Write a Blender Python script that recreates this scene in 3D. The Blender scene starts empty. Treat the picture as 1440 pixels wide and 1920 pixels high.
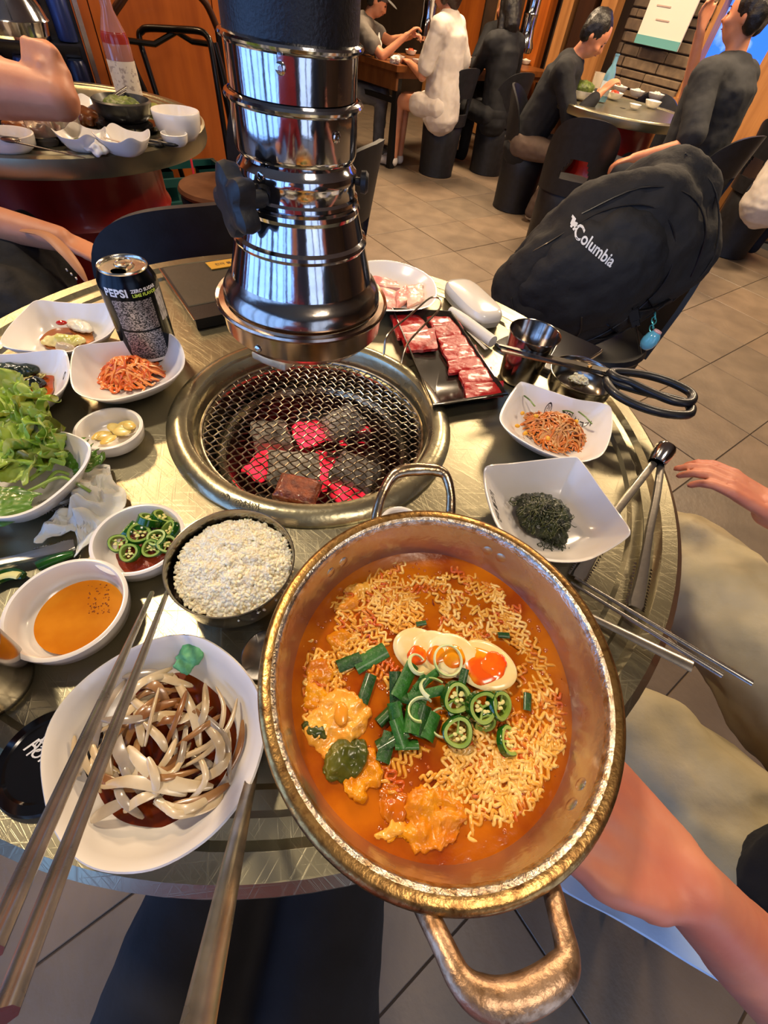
import bpy, bmesh, math, random
from math import pi, sin, cos, radians, sqrt, atan2
from mathutils import Vector, Matrix, Quaternion, noise
from mathutils.bvhtree import BVHTree
S = bpy.context.scene
COL = S.collection
random.seed(7)
V = Vector
# ---------------------------------------------------------------- camera
H = 1.115; FPX = 800.0; TILT = radians(38.18); ROLL = radians(9.66)
fw = V((0, sin(TILT), -cos(TILT))); r0 = V((1, 0, 0)); u0 = r0.cross(fw)
RR = r0*cos(ROLL) + u0*sin(ROLL); UU = -r0*sin(ROLL) + u0*cos(ROLL)
cd = bpy.data.cameras.new('camera'); cam = bpy.data.objects.new('camera', cd); COL.objects.link(cam)
cd.sensor_fit = 'VERTICAL'; cd.sensor_height = 36.0; cd.lens = FPX/1920*36; cd.clip_start = .01; cd.clip_end = 60
M3 = Matrix((RR, UU, -fw)).transposed()
cam.matrix_world = Matrix.Translation((0, 0, H)) @ M3.to_4x4()
S.camera = cam
def ray(x, y): return ((x-720)*RR - (y-960)*UU + FPX*fw).normalized()
def P(x, y, z):                    # photo pixel -> point on the level plane z
    d = ray(x, y); return V((0, 0, H)) + d*((z-H)/d.z)
def Q(x, y, Y):                    # photo pixel -> point on the upright plane y = Y
    d = ray(x, y); return V((0, 0, H)) + d*(Y/d.y)
def D(x, y, t):                    # photo pixel -> point at distance t
    return V((0, 0, H)) + ray(x, y)*t
# ---------------------------------------------------------------- world, lights, exposure
S.view_settings.view_transform = 'Standard'; S.view_settings.look = 'None'
S.view_settings.gamma = 1; S.view_settings.use_curve_mapping = False
S.view_settings.exposure = 0.12
w = bpy.data.worlds.new('world'); S.world = w; w.use_nodes = True
w.node_tree.nodes['Background'].inputs[0].default_value = (1.0, .78, .55, 1)
w.node_tree.nodes['Background'].inputs[1].default_value = .05
AZ = .754; CA, SA = cos(AZ), sin(AZ)
def UV(u, v, z=0): return V((u*CA - v*SA, u*SA + v*CA, z))   # room axes
def area(name, loc, target, size, power, col, sy=None):
    l = bpy.data.lights.new(name, 'AREA'); l.energy = power; l.color = col; l.size = size
    if sy: l.shape = 'RECTANGLE'; l.size_y = sy
    o = bpy.data.objects.new(name, l); COL.objects.link(o); o.location = loc
    o.rotation_euler = (V(target)-V(loc)).to_track_quat('-Z', 'Y').to_euler(); return o
WARM = (1.0, .74, .47); WARM2 = (1.0, .66, .36)
area('table_lamp_light', (-.95, .72, 2.55), (-.1, .4, .75), .16, 26, (1.0, .80, .56))
area('ceiling_light_front', (.75, -.35, 2.6), (.35, .4, .7), .5, 15, (1.0, .83, .66))
area('ceiling_light_mid', (.9, 3.3, 2.6), (.8, 3.0, 0), .6, 72, WARM)
area('ceiling_light_back', (-.2, 5.0, 2.6), (-.2, 4.8, .5), .7, 120, WARM)
area('ceiling_light_right', (2.3, 3.2, 2.6), (2.2, 3.4, 0), .5, 75, WARM)
area('ceiling_light_left', (-2.0, 2.1, 2.6), (-1.6, 2.3, .6), .35, 46, WARM2)

# ---------------------------------------------------------------- helpers
def lin(h):
    h = h.lstrip('#'); c = [int(h[i:i+2], 16)/255 for i in (0, 2, 4)]
    return tuple(((x/12.92) if x <= .04045 else ((x+.055)/1.055)**2.4) for x in c) + (1,)
MATS = {}
def M(name, col, rough=.5, metal=0., col2=None, vs=8., vc=(.4, .6), bump=0., bs=60., coat=0., trans=0., ior=1.45, sss=0., emit=None, es=1., rv=0., aniso=0., detail=4., sc=(1, 1, 1)):
    if name in MATS: return MATS[name]
    m = bpy.data.materials.new(name); m.use_nodes = True; MATS[name] = m
    nt = m.node_tree; b = nt.nodes['Principled BSDF']; N = nt.nodes.new; L = nt.links.new
    b.inputs['Base Color'].default_value = lin(col); b.inputs['Roughness'].default_value = rough
    b.inputs['Metallic'].default_value = metal; b.inputs['Coat Weight'].default_value = coat
    b.inputs['Coat Roughness'].default_value = .08
    b.inputs['Transmission Weight'].default_value = trans; b.inputs['IOR'].default_value = ior
    if sss: b.inputs['Subsurface Weight'].default_value = sss; b.inputs['Subsurface Scale'].default_value = .006; b.inputs['Subsurface Radius'].default_value = (1, .5, .25)
    if emit: b.inputs['Emission Color'].default_value = lin(emit); b.inputs['Emission Strength'].default_value = es
    tc = N('ShaderNodeTexCoord'); mp = N('ShaderNodeMapping'); mp.inputs['Scale'].default_value = sc
    L(tc.outputs['Object'], mp.inputs['Vector'])
    if col2:
        n = N('ShaderNodeTexNoise'); n.inputs['Scale'].default_value = vs; n.inputs['Detail'].default_value = detail
        L(mp.outputs[0], n.inputs['Vector']); r = N('ShaderNodeValToRGB')
        r.color_ramp.elements[0].position = vc[0]; r.color_ramp.elements[1].position = vc[1]
        r.color_ramp.elements[0].color = lin(col); r.color_ramp.elements[1].color = lin(col2)
        L(n.outputs['Fac'], r.inputs[0]); L(r.outputs[0], b.inputs['Base Color'])
        if rv:
            mr = N('ShaderNodeMapRange'); mr.inputs['To Min'].default_value = max(0, rough-rv); mr.inputs['To Max'].default_value = rough+rv
            L(n.outputs['Fac'], mr.inputs['Value']); L(mr.outputs[0], b.inputs['Roughness'])
    if bump:
        n2 = N('ShaderNodeTexNoise'); n2.inputs['Scale'].default_value = bs; n2.inputs['Detail'].default_value = 5
        L(mp.outputs[0], n2.inputs['Vector']); bp_ = N('ShaderNodeBump'); bp_.inputs['Strength'].default_value = bump; bp_.inputs['Distance'].default_value = .004
        L(n2.outputs['Fac'], bp_.inputs['Height']); L(bp_.outputs[0], b.inputs['Normal'])
    return m
def cr(pts, n=4, closed=False):    # Catmull-Rom through points
    pts = [V(p) for p in pts]; k = len(pts); out = []
    rng = range(k) if closed else range(k-1)
    for i in rng:
        if closed: a, b, c, d = pts[(i-1) % k], pts[i], pts[(i+1) % k], pts[(i+2) % k]
        else: a, b, c, d = pts[max(i-1, 0)], pts[i], pts[i+1], pts[min(i+2, k-1)]
        for j in range(n):
            t = j/n; out.append(.5*((2*b) + (c-a)*t + (2*a-5*b+4*c-d)*t*t + (3*b-a-3*c+d)*t**3))
    if not closed: out.append(pts[-1])
    return out
TMP = bpy.data.scenes.new('tmp')
def evalmesh(o):
    TMP.collection.objects.link(o); TMP.view_layers[0].update(); dg = TMP.view_layers[0].depsgraph; dg.update(); me = bpy.data.meshes.new_from_object(o.evaluated_get(dg)); TMP.collection.objects.unlink(o); return me
class MB:
    def __init__(s): s.v = []; s.f = []; s.m = []
    def add(s, vs, fs, m=0):
        o = len(s.v); s.v += [tuple(x) for x in vs]; s.f += [tuple(i+o for i in f) for f in fs]; s.m += [m]*len(fs); return s
    def loft(s, rings, c0=True, c1=True, m=0, closed=True, loop=False):
        n = len(rings[0]); vs = [p for r in rings for p in r]; fs = []
        K = len(rings)
        for i in range(K if loop else K-1):
            i2 = (i+1) % K
            for j in range(n if closed else n-1):
                j2 = (j+1) % n; fs.append((i*n+j, i*n+j2, i2*n+j2, i2*n+j))
        if c0 and not loop: fs.append(tuple(range(n-1, -1, -1)))
        if c1 and not loop: fs.append(tuple((K-1)*n+j for j in range(n)))
        return s.add(vs, fs, m)
    def tube(s, pts, r, n=8, flat=1., closed=False, m=0, up=None, cap=True):
        pts = [V(p) for p in pts]; k = len(pts); rs = r if isinstance(r, (list, tuple)) else [r]*k
        if len(rs) != k: rs = [rs[min(int(i/(k-1)*(len(rs)-1)), len(rs)-2)]*(1-((i/(k-1)*(len(rs)-1)) - min(int(i/(k-1)*(len(rs)-1)), len(rs)-2))) + rs[min(int(i/(k-1)*(len(rs)-1)), len(rs)-2)+1]*((i/(k-1)*(len(rs)-1)) - min(int(i/(k-1)*(len(rs)-1)), len(rs)-2)) for i in range(k)]
        rings = []; nrm = None
        for i in range(k):
            if closed: t = pts[(i+1) % k]-pts[i-1]
            else: t = pts[min(i+1, k-1)]-pts[max(i-1, 0)]
            t = t.normalized() if t.length > 1e-9 else V((0, 0, 1))
            if up is not None: nrm = V(up)-t*t.dot(V(up))
            elif nrm is None: a = V((0, 0, 1)) if abs(t.z) < .9 else V((1, 0, 0)); nrm = a-t*t.dot(a)
            else: nrm = nrm-t*t.dot(nrm)
            if nrm.length < 1e-6: nrm = t.orthogonal()
            nrm.normalize(); b = t.cross(nrm)
            rings.append([pts[i]+(b*cos(2*pi*j/n) + nrm*(sin(2*pi*j/n)*flat))*rs[i] for j in range(n)])
        return s.loft(rings, cap, cap, m, True, closed)
    def lathe(s, prof, c=(0, 0, 0), n=40, ax=None, c0=False, c1=False, m=0, sx=1., sy=1.):
        c = V(c); q = V((0, 0, 1)).rotation_difference(V(ax).normalized()) if ax is not None else None; rings = []
        for r, z in prof:
            ring = []
            for j in range(n):
                p = V((max(r, 1e-5)*cos(2*pi*j/n)*sx, max(r, 1e-5)*sin(2*pi*j/n)*sy, z))
                if q: p = q @ p
                ring.append(c+p)
            rings.append(ring)
        return s.loft(rings, c0, c1, m)
    def box(s, c, d, rz=0., m=0, q=None, ch=0.):
        c = V(c); hx, hy, hz = d[0]/2, d[1]/2, d[2]/2; k = min(ch, hx*.9, hy*.9, hz*.9)
        R = q.to_matrix() if q is not None else Matrix.Rotation(rz, 3, 'Z')
        def rg(ix, iy, z): return [c+R @ V(p) for p in ((-ix, -iy, z), (ix, -iy, z), (ix, iy, z), (-ix, iy, z))]
        if k: return s.loft([rg(hx-k, hy-k, -hz), rg(hx, hy, -hz+k), rg(hx, hy, hz-k), rg(hx-k, hy-k, hz)], m=m)
        return s.loft([rg(hx, hy, -hz), rg(hx, hy, hz)], m=m)
    def ball(s, c, r, n=12, k=8, R=None, m=0):
        rx, ry, rz = r if isinstance(r, (tuple, list)) else (r, r, r); c = V(c); rings = []
        for i in range(k+1):
            a = -pi/2+pi*i/k; ca = max(cos(a), .02)
            ring = []
            for j in range(n):
                p = V((rx*ca*cos(2*pi*j/n), ry*ca*sin(2*pi*j/n), rz*sin(a)))
                if R is not None: p = R @ p
                ring.append(c+p)
            rings.append(ring)
        return s.loft(rings, m=m)
    def cap(s, a, ra, b, rb, n=12):  # closed tapered capsule
        a = V(a); b = V(b); t = (b-a); L = t.length
        if L < 1e-6: return s.ball(a, ra, n)
        t /= L; o = t.orthogonal().normalized(); e = t.cross(o); rings = []
        for th in (-85, -50, -20): rings.append((a+t*ra*sin(radians(th)), ra*cos(radians(th))))
        for th in (20, 50, 85): rings.append((b+t*rb*sin(radians(th)), rb*cos(radians(th))))
        return s.loft([[c+(o*cos(2*pi*j/n)+e*sin(2*pi*j/n))*r for j in range(n)] for c, r in rings])
    def chain(s, pts, rs, n=12):
        for i in range(len(pts)-1): s.cap(pts[i], rs[i], pts[i+1], rs[i+1], n)
        return s
    def prism(s, poly, dz, m=0):
        poly = [V(p) for p in poly]; return s.loft([poly, [p+V((0, 0, dz)) for p in poly]], m=m)
    def mesh(s, name, mats):
        me = bpy.data.meshes.new(name); me.from_pydata(s.v, [], s.f)
        for m in (mats if isinstance(mats, (list, tuple)) else [mats]): me.materials.append(m)
        me.polygons.foreach_set('material_index', s.m)
        bm = bmesh.new(); bm.from_mesh(me); bmesh.ops.recalc_face_normals(bm, faces=bm.faces); bm.to_mesh(me); bm.free(); return me
    def build(s, name, mats, parent=None, ang=40, **k):
        me = s.mesh(name, mats)
        if ang: me.shade_smooth(); me.set_sharp_from_angle(angle=radians(ang))
        return put(name, me, parent, **k)
    def fuse(s, name, mats, parent=None, vox=.01, sm=4, disp=None, **k):
        me = s.mesh(name+'_raw', mats); o = bpy.data.objects.new(name+'_raw', me)
        r = o.modifiers.new('r', 'REMESH'); r.mode = 'VOXEL'; r.voxel_size = vox; r.use_smooth_shade = True
        if sm: z = o.modifiers.new('s', 'SMOOTH'); z.iterations = sm; z.factor = .5
        ne = evalmesh(o)
        bpy.data.objects.remove(o); bpy.data.meshes.remove(me); ne.name = name
        if disp:
            N_ = len(ne.vertices); co = [0.]*(3*N_); no = [0.]*(3*N_); ne.vertices.foreach_get('co', co); ne.vertex_normals.foreach_get('vector', no)
            for i in range(N_): co[3*i:3*i+3] = disp(V(co[3*i:3*i+3]), V(no[3*i:3*i+3]))
            ne.vertices.foreach_set('co', co); ne.update()
        if not ne.materials:
            for m in (mats if isinstance(mats, (list, tuple)) else [mats]): ne.materials.append(m)
        ne.shade_smooth(); return put(name, ne, parent, **k)
def put(name, me, parent=None, label=None, cat=None, group=None, kind=None):
    o = bpy.data.objects.new(name, me); COL.objects.link(o)
    if parent is not None: o.parent = parent; o.matrix_parent_inverse = parent_world(parent).inverted()
    return tag(o, label, cat, group, kind)
def parent_world(p):
    m = p.matrix_basis.copy()
    if p.parent: m = parent_world(p.parent) @ p.matrix_parent_inverse @ m
    return m
def tag(o, label=None, cat=None, group=None, kind=None):
    if label: o['label'] = label
    if cat: o['category'] = cat
    if group: o['group'] = group
    if kind: o['kind'] = kind
    return o
def thing(name, label, cat, loc=(0, 0, 0), group=None, rz=0.):
    o = bpy.data.objects.new(name, None); COL.objects.link(o); o.location = loc; o.rotation_euler = (0, 0, rz)
    o.empty_display_size = .05; return tag(o, label, cat, group)
def dup(root, mat, label=None, group=None):
    r = root.copy(); COL.objects.link(r); r.matrix_basis = mat
    if label: r['label'] = label
    if group: r['group'] = group
    for ch in list(root.children):
        c = ch.copy(); COL.objects.link(c); c.parent = r
        for g in ch.children: d = g.copy(); COL.objects.link(d); d.parent = c
    return r
def nz(p, s=1., seed=0): return noise.noise(V(p)*s+V((seed*7.3, seed*3.1, seed)))
def text_mesh(body, size, fn, name, m, parent, bold=0., shear=0., ext=.0, **k):
    cu = bpy.data.curves.new(name, 'FONT'); cu.body = body; cu.size = size; cu.align_x = 'CENTER'; cu.align_y = 'CENTER'
    cu.offset = bold; cu.shear = shear; cu.resolution_u = 3
    o = bpy.data.objects.new(name, cu); me = evalmesh(o)
    bpy.data.objects.remove(o)
    for v in me.vertices: v.co = fn(v.co.x, v.co.y)
    me.materials.clear(); me.materials.append(m); return put(name, me, parent, **k)
def drop_fn(obj, o, dx, off=.0004):  # writing laid onto a dish: straight down onto its surface
    bm = bmesh.new(); bm.from_mesh(obj.data); t = BVHTree.FromBMesh(bm); bm.free(); dx = V(dx).normalized(); dy = V((-dx.y, dx.x, 0))
    def f(x, y):
        p = V((o.x, o.y, 0))+dx*x+dy*y; h = t.ray_cast(V((p.x, p.y, 1.0)), V((0, 0, -1)))
        return (h[0]+V((0, 0, off))) if h[0] is not None else V((p.x, p.y, o.z))
    return f
# ---------------------------------------------------------------- materials
STEEL = M('table_steel', '#938d75', .29, .95, '#a19b82', 5, (.2, .8), sc=(1, 1, 1))
def scratch(m, dirs, st=.25, rlo=.2, rhi=.42):
    nt = m.node_tree; b = nt.nodes['Principled BSDF']; N = nt.nodes.new; L = nt.links.new; tc = N('ShaderNodeTexCoord'); prev = None
    for a, lo, hi in dirs:
        mp = N('ShaderNodeMapping'); mp.inputs['Rotation'].default_value = (0, 0, radians(a)); mp.vector_type = 'TEXTURE'; mp.inputs['Scale'].default_value = (1/lo, 1/hi, 1/lo); L(tc.outputs['Object'], mp.inputs['Vector'])
        n = N('ShaderNodeTexNoise'); n.inputs['Scale'].default_value = 1; n.inputs['Detail'].default_value = 3; L(mp.outputs[0], n.inputs['Vector'])
        r = N('ShaderNodeMapRange'); r.inputs[1].default_value = .60; r.inputs[2].default_value = .78; L(n.outputs['Fac'], r.inputs[0])
        if prev is None: prev = r.outputs[0]
        else:
            mx = N('ShaderNodeMath'); mx.operation = 'MAXIMUM'; L(prev, mx.inputs[0]); L(r.outputs[0], mx.inputs[1]); prev = mx.outputs[0]
    mr = N('ShaderNodeMapRange'); mr.inputs['To Min'].default_value = rlo; mr.inputs['To Max'].default_value = rhi; L(prev, mr.inputs['Value']); L(mr.outputs[0], b.inputs['Roughness'])
    bp_ = N('ShaderNodeBump'); bp_.inputs['Strength'].default_value = st; bp_.inputs['Distance'].default_value = .0006; L(prev, bp_.inputs['Height']); L(bp_.outputs[0], b.inputs['Normal']); return m
scratch(STEEL, ((12, 14, 650), (68, 16, 600), (-35, 12, 700), (110, 18, 560), (150, 22, 800)), .16, .31, .42)
STEELP = M('polished_steel', '#c9c7c4', .13, 1., '#b5b3b0', 40, (.3, .7), rv=.04)
STEELB = M('brushed_steel', '#b3aaa0', .24, 1., '#9c948b', 60, (.3, .7), .03, 300, rv=.05)
CHROME = M('chrome', '#cfd0d4', .07, 1.)
WHITE = M('white_melamine', '#e6e1da', .22, 0, '#ddd6cc', 14, (.3, .8), coat=.35)
BLKP = M('black_plastic', '#101012', .38, 0, bump=.05, bs=400)
BLKG = M('black_gloss', '#0b0a0b', .12, 0, coat=.5)
BLKF = M('black_fabric', '#161412', .85, 0, '#23201d', 25, (.3, .7), .35, 90)
SKIN = M('skin', '#c98a66', .5, 0, '#b97352', 14, (.35, .75), .05, 200, sss=.12)
SKIN2 = M('skin_flushed', '#c98468', .5, 0, '#b86550', 18, (.35, .75), .06, 200, sss=.12)
HAIR = M('black_hair', '#120d0a', .45, 0, bump=.4, bs=160)
HAIRB = M('brown_hair', '#2e1a10', .45, 0, bump=.4, bs=160)
REDP = M('red_paint', '#8e1408', .3, 0, '#7a1006', 6, coat=.3)
# ================================================================ the setting
GROUT = M('grout', '#4a3f35', .9)
TILEM = [M('floor_tile_%s' % 'abc'[i], a, .42, 0, b, 7, (.3, .75), .25, 60, rv=.12) for i, (a, b) in enumerate((('#6b5d4f', '#7f6e5b'), ('#665a4d', '#786958'), ('#6f6050', '#826f5c')))]
fl = MB(); TS = .404; U0 = .245; V0 = .147
cs = [UV(-3.0, -3.0, -.004), UV(4.9, -3.0, -.004), UV(4.9, 7.6, -.004), UV(-3.0, 7.6, -.004)]
fl.prism([c-V((0, 0, .06)) for c in cs], .06); FLOOR = fl.build('floor', GROUT, kind='structure', ang=0)
tm = []
for k in range(3):
    b = MB(); b.box((0, 0, -.004), (TS-.004, TS-.004, .008), ch=.0015); tm.append(b.mesh('floor_tile', TILEM[k]))
cnt = 0; far = MB()
cells = []
for i in range(-9, 13):
    for j in range(-9, 20):
        u = U0+(i+.5)*TS; v = V0+(j+.5)*TS
        if u < -2.8 or u > 4.7 or v < -2.8 or v > 7.4: continue
        p = UV(u, v); vv = p-V((0, 0, H)); zc = vv.dot(fw)
        vis = zc > .1 and abs(FPX*vv.dot(RR)/zc) < 830 and abs(FPX*vv.dot(UU)/zc) < 1080
        cells.append((0 if vis else 1, vv.length, p))
cells.sort(key=lambda c: (c[0], c[1]))
for n_, (vz, d_, p) in enumerate(cells):
    if n_ < 290 and not vz:
        o = put('floor_tile', tm[(n_*7+int(p.x*10)) % 3], FLOOR); o.location = p+V((0, 0, random.uniform(-.0006, .0006))); o.rotation_euler = (0, 0, AZ+pi/2*random.randrange(4))
    else: far.box(p+V((0, 0, -.004)), (TS-.004, TS-.004, .008), AZ)
if far.v: far.build('floor_tile_field', TILEM[0], FLOOR, kind='stuff', ang=0)
WALLM = M('plaster_brown', '#4a3422', .8, 0, '#3c2a1c', 4, bump=.1, bs=40)
CEILM = M('ceiling_plaster', '#8a7760', .9)
WOODO = M('orange_wood', '#a8581d', .38, 0, '#8c4415', 3.2, (.3, .7), .04, 60, coat=.2, sc=(6, 6, .6), detail=8)
WOODL = M('light_wood', '#b07a45', .5, 0, '#8f5d31', 5, (.3, .7), .05, 60, sc=(5, 5, .5), detail=8)
WOODD = M('dark_wood', '#3a1f10', .45, 0, '#2b170c', 5, (.3, .7), .05, 60, sc=(4, 4, .5))
def wall(name, u0_, v0_, u1, v1, z0, z1, m, t=.1, **k):
    a = UV(u0_, v0_); b = UV(u1, v1); c = (a+b)/2; L = (b-a).length
    mb = MB(); mb.box((c.x, c.y, (z0+z1)/2), (L, t, z1-z0), atan2(b.y-a.y, b.x-a.x)); return mb.build(name, m, ang=0, **k)
ZC = 2.9
wall('wall_back', -3.05, 7.65, 4.95, 7.65, 0, ZC, WALLM, kind='structure')
wall('wall_front', -2.45, -3.05, -1.0, -3.05, 0, ZC, WALLM, kind='structure')
wall('wall_front', 1.2, -3.05, 5.35, -3.05, 0, ZC, WALLM, kind='structure')
wall('wall_front', -1.0, -3.05, 1.2, -3.05, 2.4, ZC, WALLM, kind='structure')
W3 = MB()
for q_ in (-.95, -.2, .5, 1.15): W3.box(UV(q_, -3.0, 1.2), (.1, .1, 2.4), AZ)
W3 = W3.build('window_3', WOODD, kind='structure', ang=0)
DAY3 = M('pale_daylight_pane', '#2a3a50', .2, 0, emit='#b9cdf5', es=2.4)
pn = MB(); pn.box(UV(.1, -3.06, 1.2), (2.2, .01, 2.4), AZ); pn.build('pane', DAY3, W3, ang=0)
# glazed shopfront on the left, behind the photographer, daylight outside
wall('wall_left', -2.45, 3.1, -2.45, 7.6, 0, ZC, WALLM, kind='structure')
wall('wall_left', -2.45, -3.0, -2.45, 3.1, 0, .12, WALLM, kind='structure')
wall('wall_left', -2.45, -3.0, -2.45, 3.1, 2.5, ZC, WALLM, kind='structure')
c_ = MB(); c_.box(UV(.95, 2.3, ZC+.05), (8.1, 10.8, .1), AZ); c_.build('ceiling', CEILM, kind='structure', ang=0)
DAY = M('daylight_pane', '#2a3a50', .2, 0, emit='#86b4ff', es=3.8)
def shopfront(nm, pts, uv, z0, z1):
    win = MB()
    for q in pts: win.box(uv(q[0], (z0+z1)/2), (q[1], q[1], z1-z0), AZ)
    L_ = abs(pts[-1][0]-pts[0][0]); md = (pts[-1][0]+pts[0][0])/2
    W = win.build(nm, WOODD, kind='structure', ang=0); return W
W1 = shopfront('window_1', [(v_, w_) for v_, w_ in ((-2.9, .1), (-2.2, .06), (-1.5, .12), (-1.2, .05), (-.6, .07), (-.1, .2), (.35, .06), (.9, .14), (1.4, .05), (2.1, .1), (2.95, .2))], lambda q, z: UV(-2.40, q, z), .12, 2.5)
pn = MB(); pn.box(UV(-2.47, .05, 1.31), (.01, 6.0, 2.38), AZ); pn.build('pane', DAY, W1, ang=0)
wall('trim_1', -2.30, 2.3, -2.30, 2.6, 0, ZC, M('added_red_column', '#6d1714', .4), .15, kind='structure')  # unseen column, added to mirror as a red strip in the duct
# orange wooden partition behind the neighbouring table: one plank board beside the next
WP = wall('wall_partition', -2.4, 3.5, 1.92, 3.5, 0, ZC, WOODD, .08, kind='structure')
u = -2.38; k_ = 0
while u < 1.9:
    L_ = .62
    mb = MB(); mb.box(UV(u+L_/2, 3.445, 1.45), (L_-.006, .02, 2.88), AZ, ch=.002)
    mb.build('panel', WOODO, WP, ang=0); u += L_; k_ += 1
# stone wall with ledge stones, far right
STO = [M('stone_%s' % 'abc'[i], a, .85, 0, b, 18, (.3, .7), .5, 40) for i, (a, b) in enumerate((('#6f5b46', '#57473a'), ('#7b6750', '#604f3e'), ('#665442', '#4f4134')))]
SW = wall('wall_right', 5.35, -3.0, 5.35, 1.9, 0, ZC, WALLM, kind='structure')
SW2 = wall('wall_right', 4.95, 3.25, 4.95, 7.6, 0, ZC, WALLM, kind='structure')
SW3 = wall('wall_right', 4.95, 2.55, 4.95, 3.25, 0, ZC, M('mortar', '#4a3c30', .9), kind='structure')
SWL = wall('wall_right', 4.95, 1.95, 4.95, 2.55, 0, .62, WOODL, kind='structure')
SWT = wall('wall_right', 4.95, 1.95, 4.95, 2.55, 2.5, ZC, WALLM, kind='structure')
z = .02; rn = random.Random(3); nst = 0
while z < 1.9 and nst < 280:
    h_ = rn.uniform(.05, .085); v = 2.55
    while v < 3.23:
        L_ = min(rn.uniform(.16, .34), 3.25-v)
        if L_ > .03:
            mb = MB(); d_ = rn.uniform(.03, .055); mb.box(UV(4.9-d_/2+.01, v+L_/2, z+h_/2), (d_, L_-.008, h_-.008), AZ, ch=.006)
            mb.build('stone', STO[rn.randrange(3)], SW3, ang=0); nst += 1
        v += L_
    z += h_
# window_2 : lit window at the right edge of the picture
w2 = MB(); w2.box(UV(4.93, 1.90, 1.45), (.14, .26, 2.9), AZ); w2.box(UV(4.93, 2.53, 1.56), (.1, .04, 1.88), AZ); w2.box(UV(4.93, 2.25, .65), (.14, .62, .06), AZ); w2.box(UV(4.93, 2.25, 1.25), (.05, .6, .03), AZ)
W2 = w2.build('window_2', WOODL, kind='structure', ang=0)
BLUE = M('blue_lit_pane', '#1638b0', .2, 0, '#bfe8ff', 5, (.5, .72), emit='#2f6cff', es=1.6)
mb = MB(); mb.box(UV(5.0, 2.25, 1.56), (.01, .6, 1.88), AZ); mb.build('pane', BLUE, W2, ang=0)
# wooden posts between the long table and the stone wall
for i, (uu, vv_, m_, wd) in enumerate(((4.75, 3.36, WOODL, .15), (4.75, 3.58, WOODD, .16), (4.78, 3.80, WOODL, .12), (4.78, 4.15, WOODO, .30), (4.8, 4.6, WOODL, .14), (4.8, 5.1, WOODO, .3), (4.8, 5.6, WOODL, .14))):
    mb = MB(); mb.box(UV(uu, vv_, 1.45), (.1, wd, 2.9), AZ, ch=.008); mb.build('trim_%d' % (i+2), m_, kind='structure', ang=0)
wall('baseboard_right', 5.27, -3.0, 5.27, 1.85, 0, .12, WOODL, .06, kind='structure')
# poster
mb = MB(); pc = UV(4.80, 2.86, 1.18); mb.box(pc, (.012, .40, .52), AZ, m=0)
PO = thing('poster', 'white notice sheet with teal bottom band hanging on the stone wall', 'poster', pc)
mb.build('sheet', M('poster_paper', '#d9cfc0', .7), PO, ang=0)
mb = MB(); mb.box(pc+UV(-.008, 0, -.235), (.006, .40, .05), AZ); mb.build('teal_band', M('teal_print', '#5f9a98', .7), PO, ang=0)
mb = MB()
for k in range(5): mb.box(pc+UV(-.008, rn.uniform(-.08, .08), .16-k*.07), (.004, rn.uniform(.06, .14), .008), AZ)
mb.build('print', M('faint_print', '#b39a8c', .7), PO, ang=0)
# ================================================================ the near table
T = .75; TC = V((-.119, .43, 0)); GC = V((-.108, .421, 0))
def drum_table(c, R, hole, label, z=T, group=None, rd=0.):
    t = thing('round_table', label, 'table', (c.x, c.y, 0), group)
    p = [(hole, z-.03), (hole, z), (R-.062, z), (R-.058, z+.0035), (R-.046, z+.0045), (R-.042, z-.001), (R-.030, z-.002), (R-.024, z+.0035), (R-.008, z+.0045), (R-.001, z), (R, z-.010-rd), (R-.004, z-.020-rd), (R-.012, z-.022-rd), (R-.02, z-.012), (R-.05, z-.014), (R-.1, z-.03), (hole, z-.03)]
    MB().lathe(p, c, 128).build('tabletop', STEEL, t, ang=25)
    zb = z-.03; p = [(0, 0), (.27, 0), (.275, .012), (.27, .025)]
    for k in range(1, 4): zz = zb*k/4; p += [(.268, zz-.02), (.278, zz), (.268, zz+.02)]
    p += [(.268, zb-.02), (.275, zb-.01), (.27, zb), (0, zb)]
    if hole > .05: p = [q for q in p[1:-1]] + [(.2, zb), (.2, .5), (0, .5)]; p = [(0, 0)]+p
    MB().lathe(p, c, 48).build('drum_base', REDP, t, ang=35)
    return t
TAB = drum_table(TC, .471, .158, 'near round stainless steel table with grill in its middle')
# rivets / clips on the tabletop rim
mb = MB()
for a in (28, 34): mb.box(TC+V((.462*cos(radians(a)), .462*sin(radians(a)), T+.006)), (.007, .022, .004), radians(a), ch=.001)
mb.build('rim_clip', STEELP, TAB)
# grill insert
GR = thing('grill_insert', 'round steel charcoal grill ring sunk in the near table', 'grill', (GC.x, GC.y, T))
GST = M('grill_steel', '#c0ba9c', .27, .95, '#a39c80', 24, (.3, .7), .10, 120, rv=.10)
MB().lathe([(.1755, T+.0005), (.1755, T+.004), (.172, T+.0075), (.165, T+.0115), (.158, T+.0125), (.151, T+.010), (.1475, T+.004), (.1465, T-.012), (.1445, T-.016), (.138, T-.018), (.137, T-.03), (.155, T-.03), (.157, T-.002), (.168, T+.001), (.1755, T+.0005)], GC, 128).build('ring', GST, GR, ang=30)
SOOT = M('sooty_steel', '#3d352c', .45, .8, '#1b1714', 16, (.3, .65), .3, 60, rv=.15)
MB().lathe([(.0, T-.115), (.09, T-.115), (.104, T-.105), (.112, T-.08), (.118, T-.06), (.13, T-.055), (.1365, T-.035), (.1365, T-.022), (.139, T-.022), (.139, T-.06), (.12, T-.12), (.0, T-.12)], GC, 96).build('charcoal_pan', SOOT, GR, ang=35)
MB().lathe([(.118, T-.052), (.1225, T-.045), (.128, T-.047), (.1305, T-.053), (.124, T-.056), (.118, T-.052)], GC, 96).build('pan_rim', GST, GR, ang=50)
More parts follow.
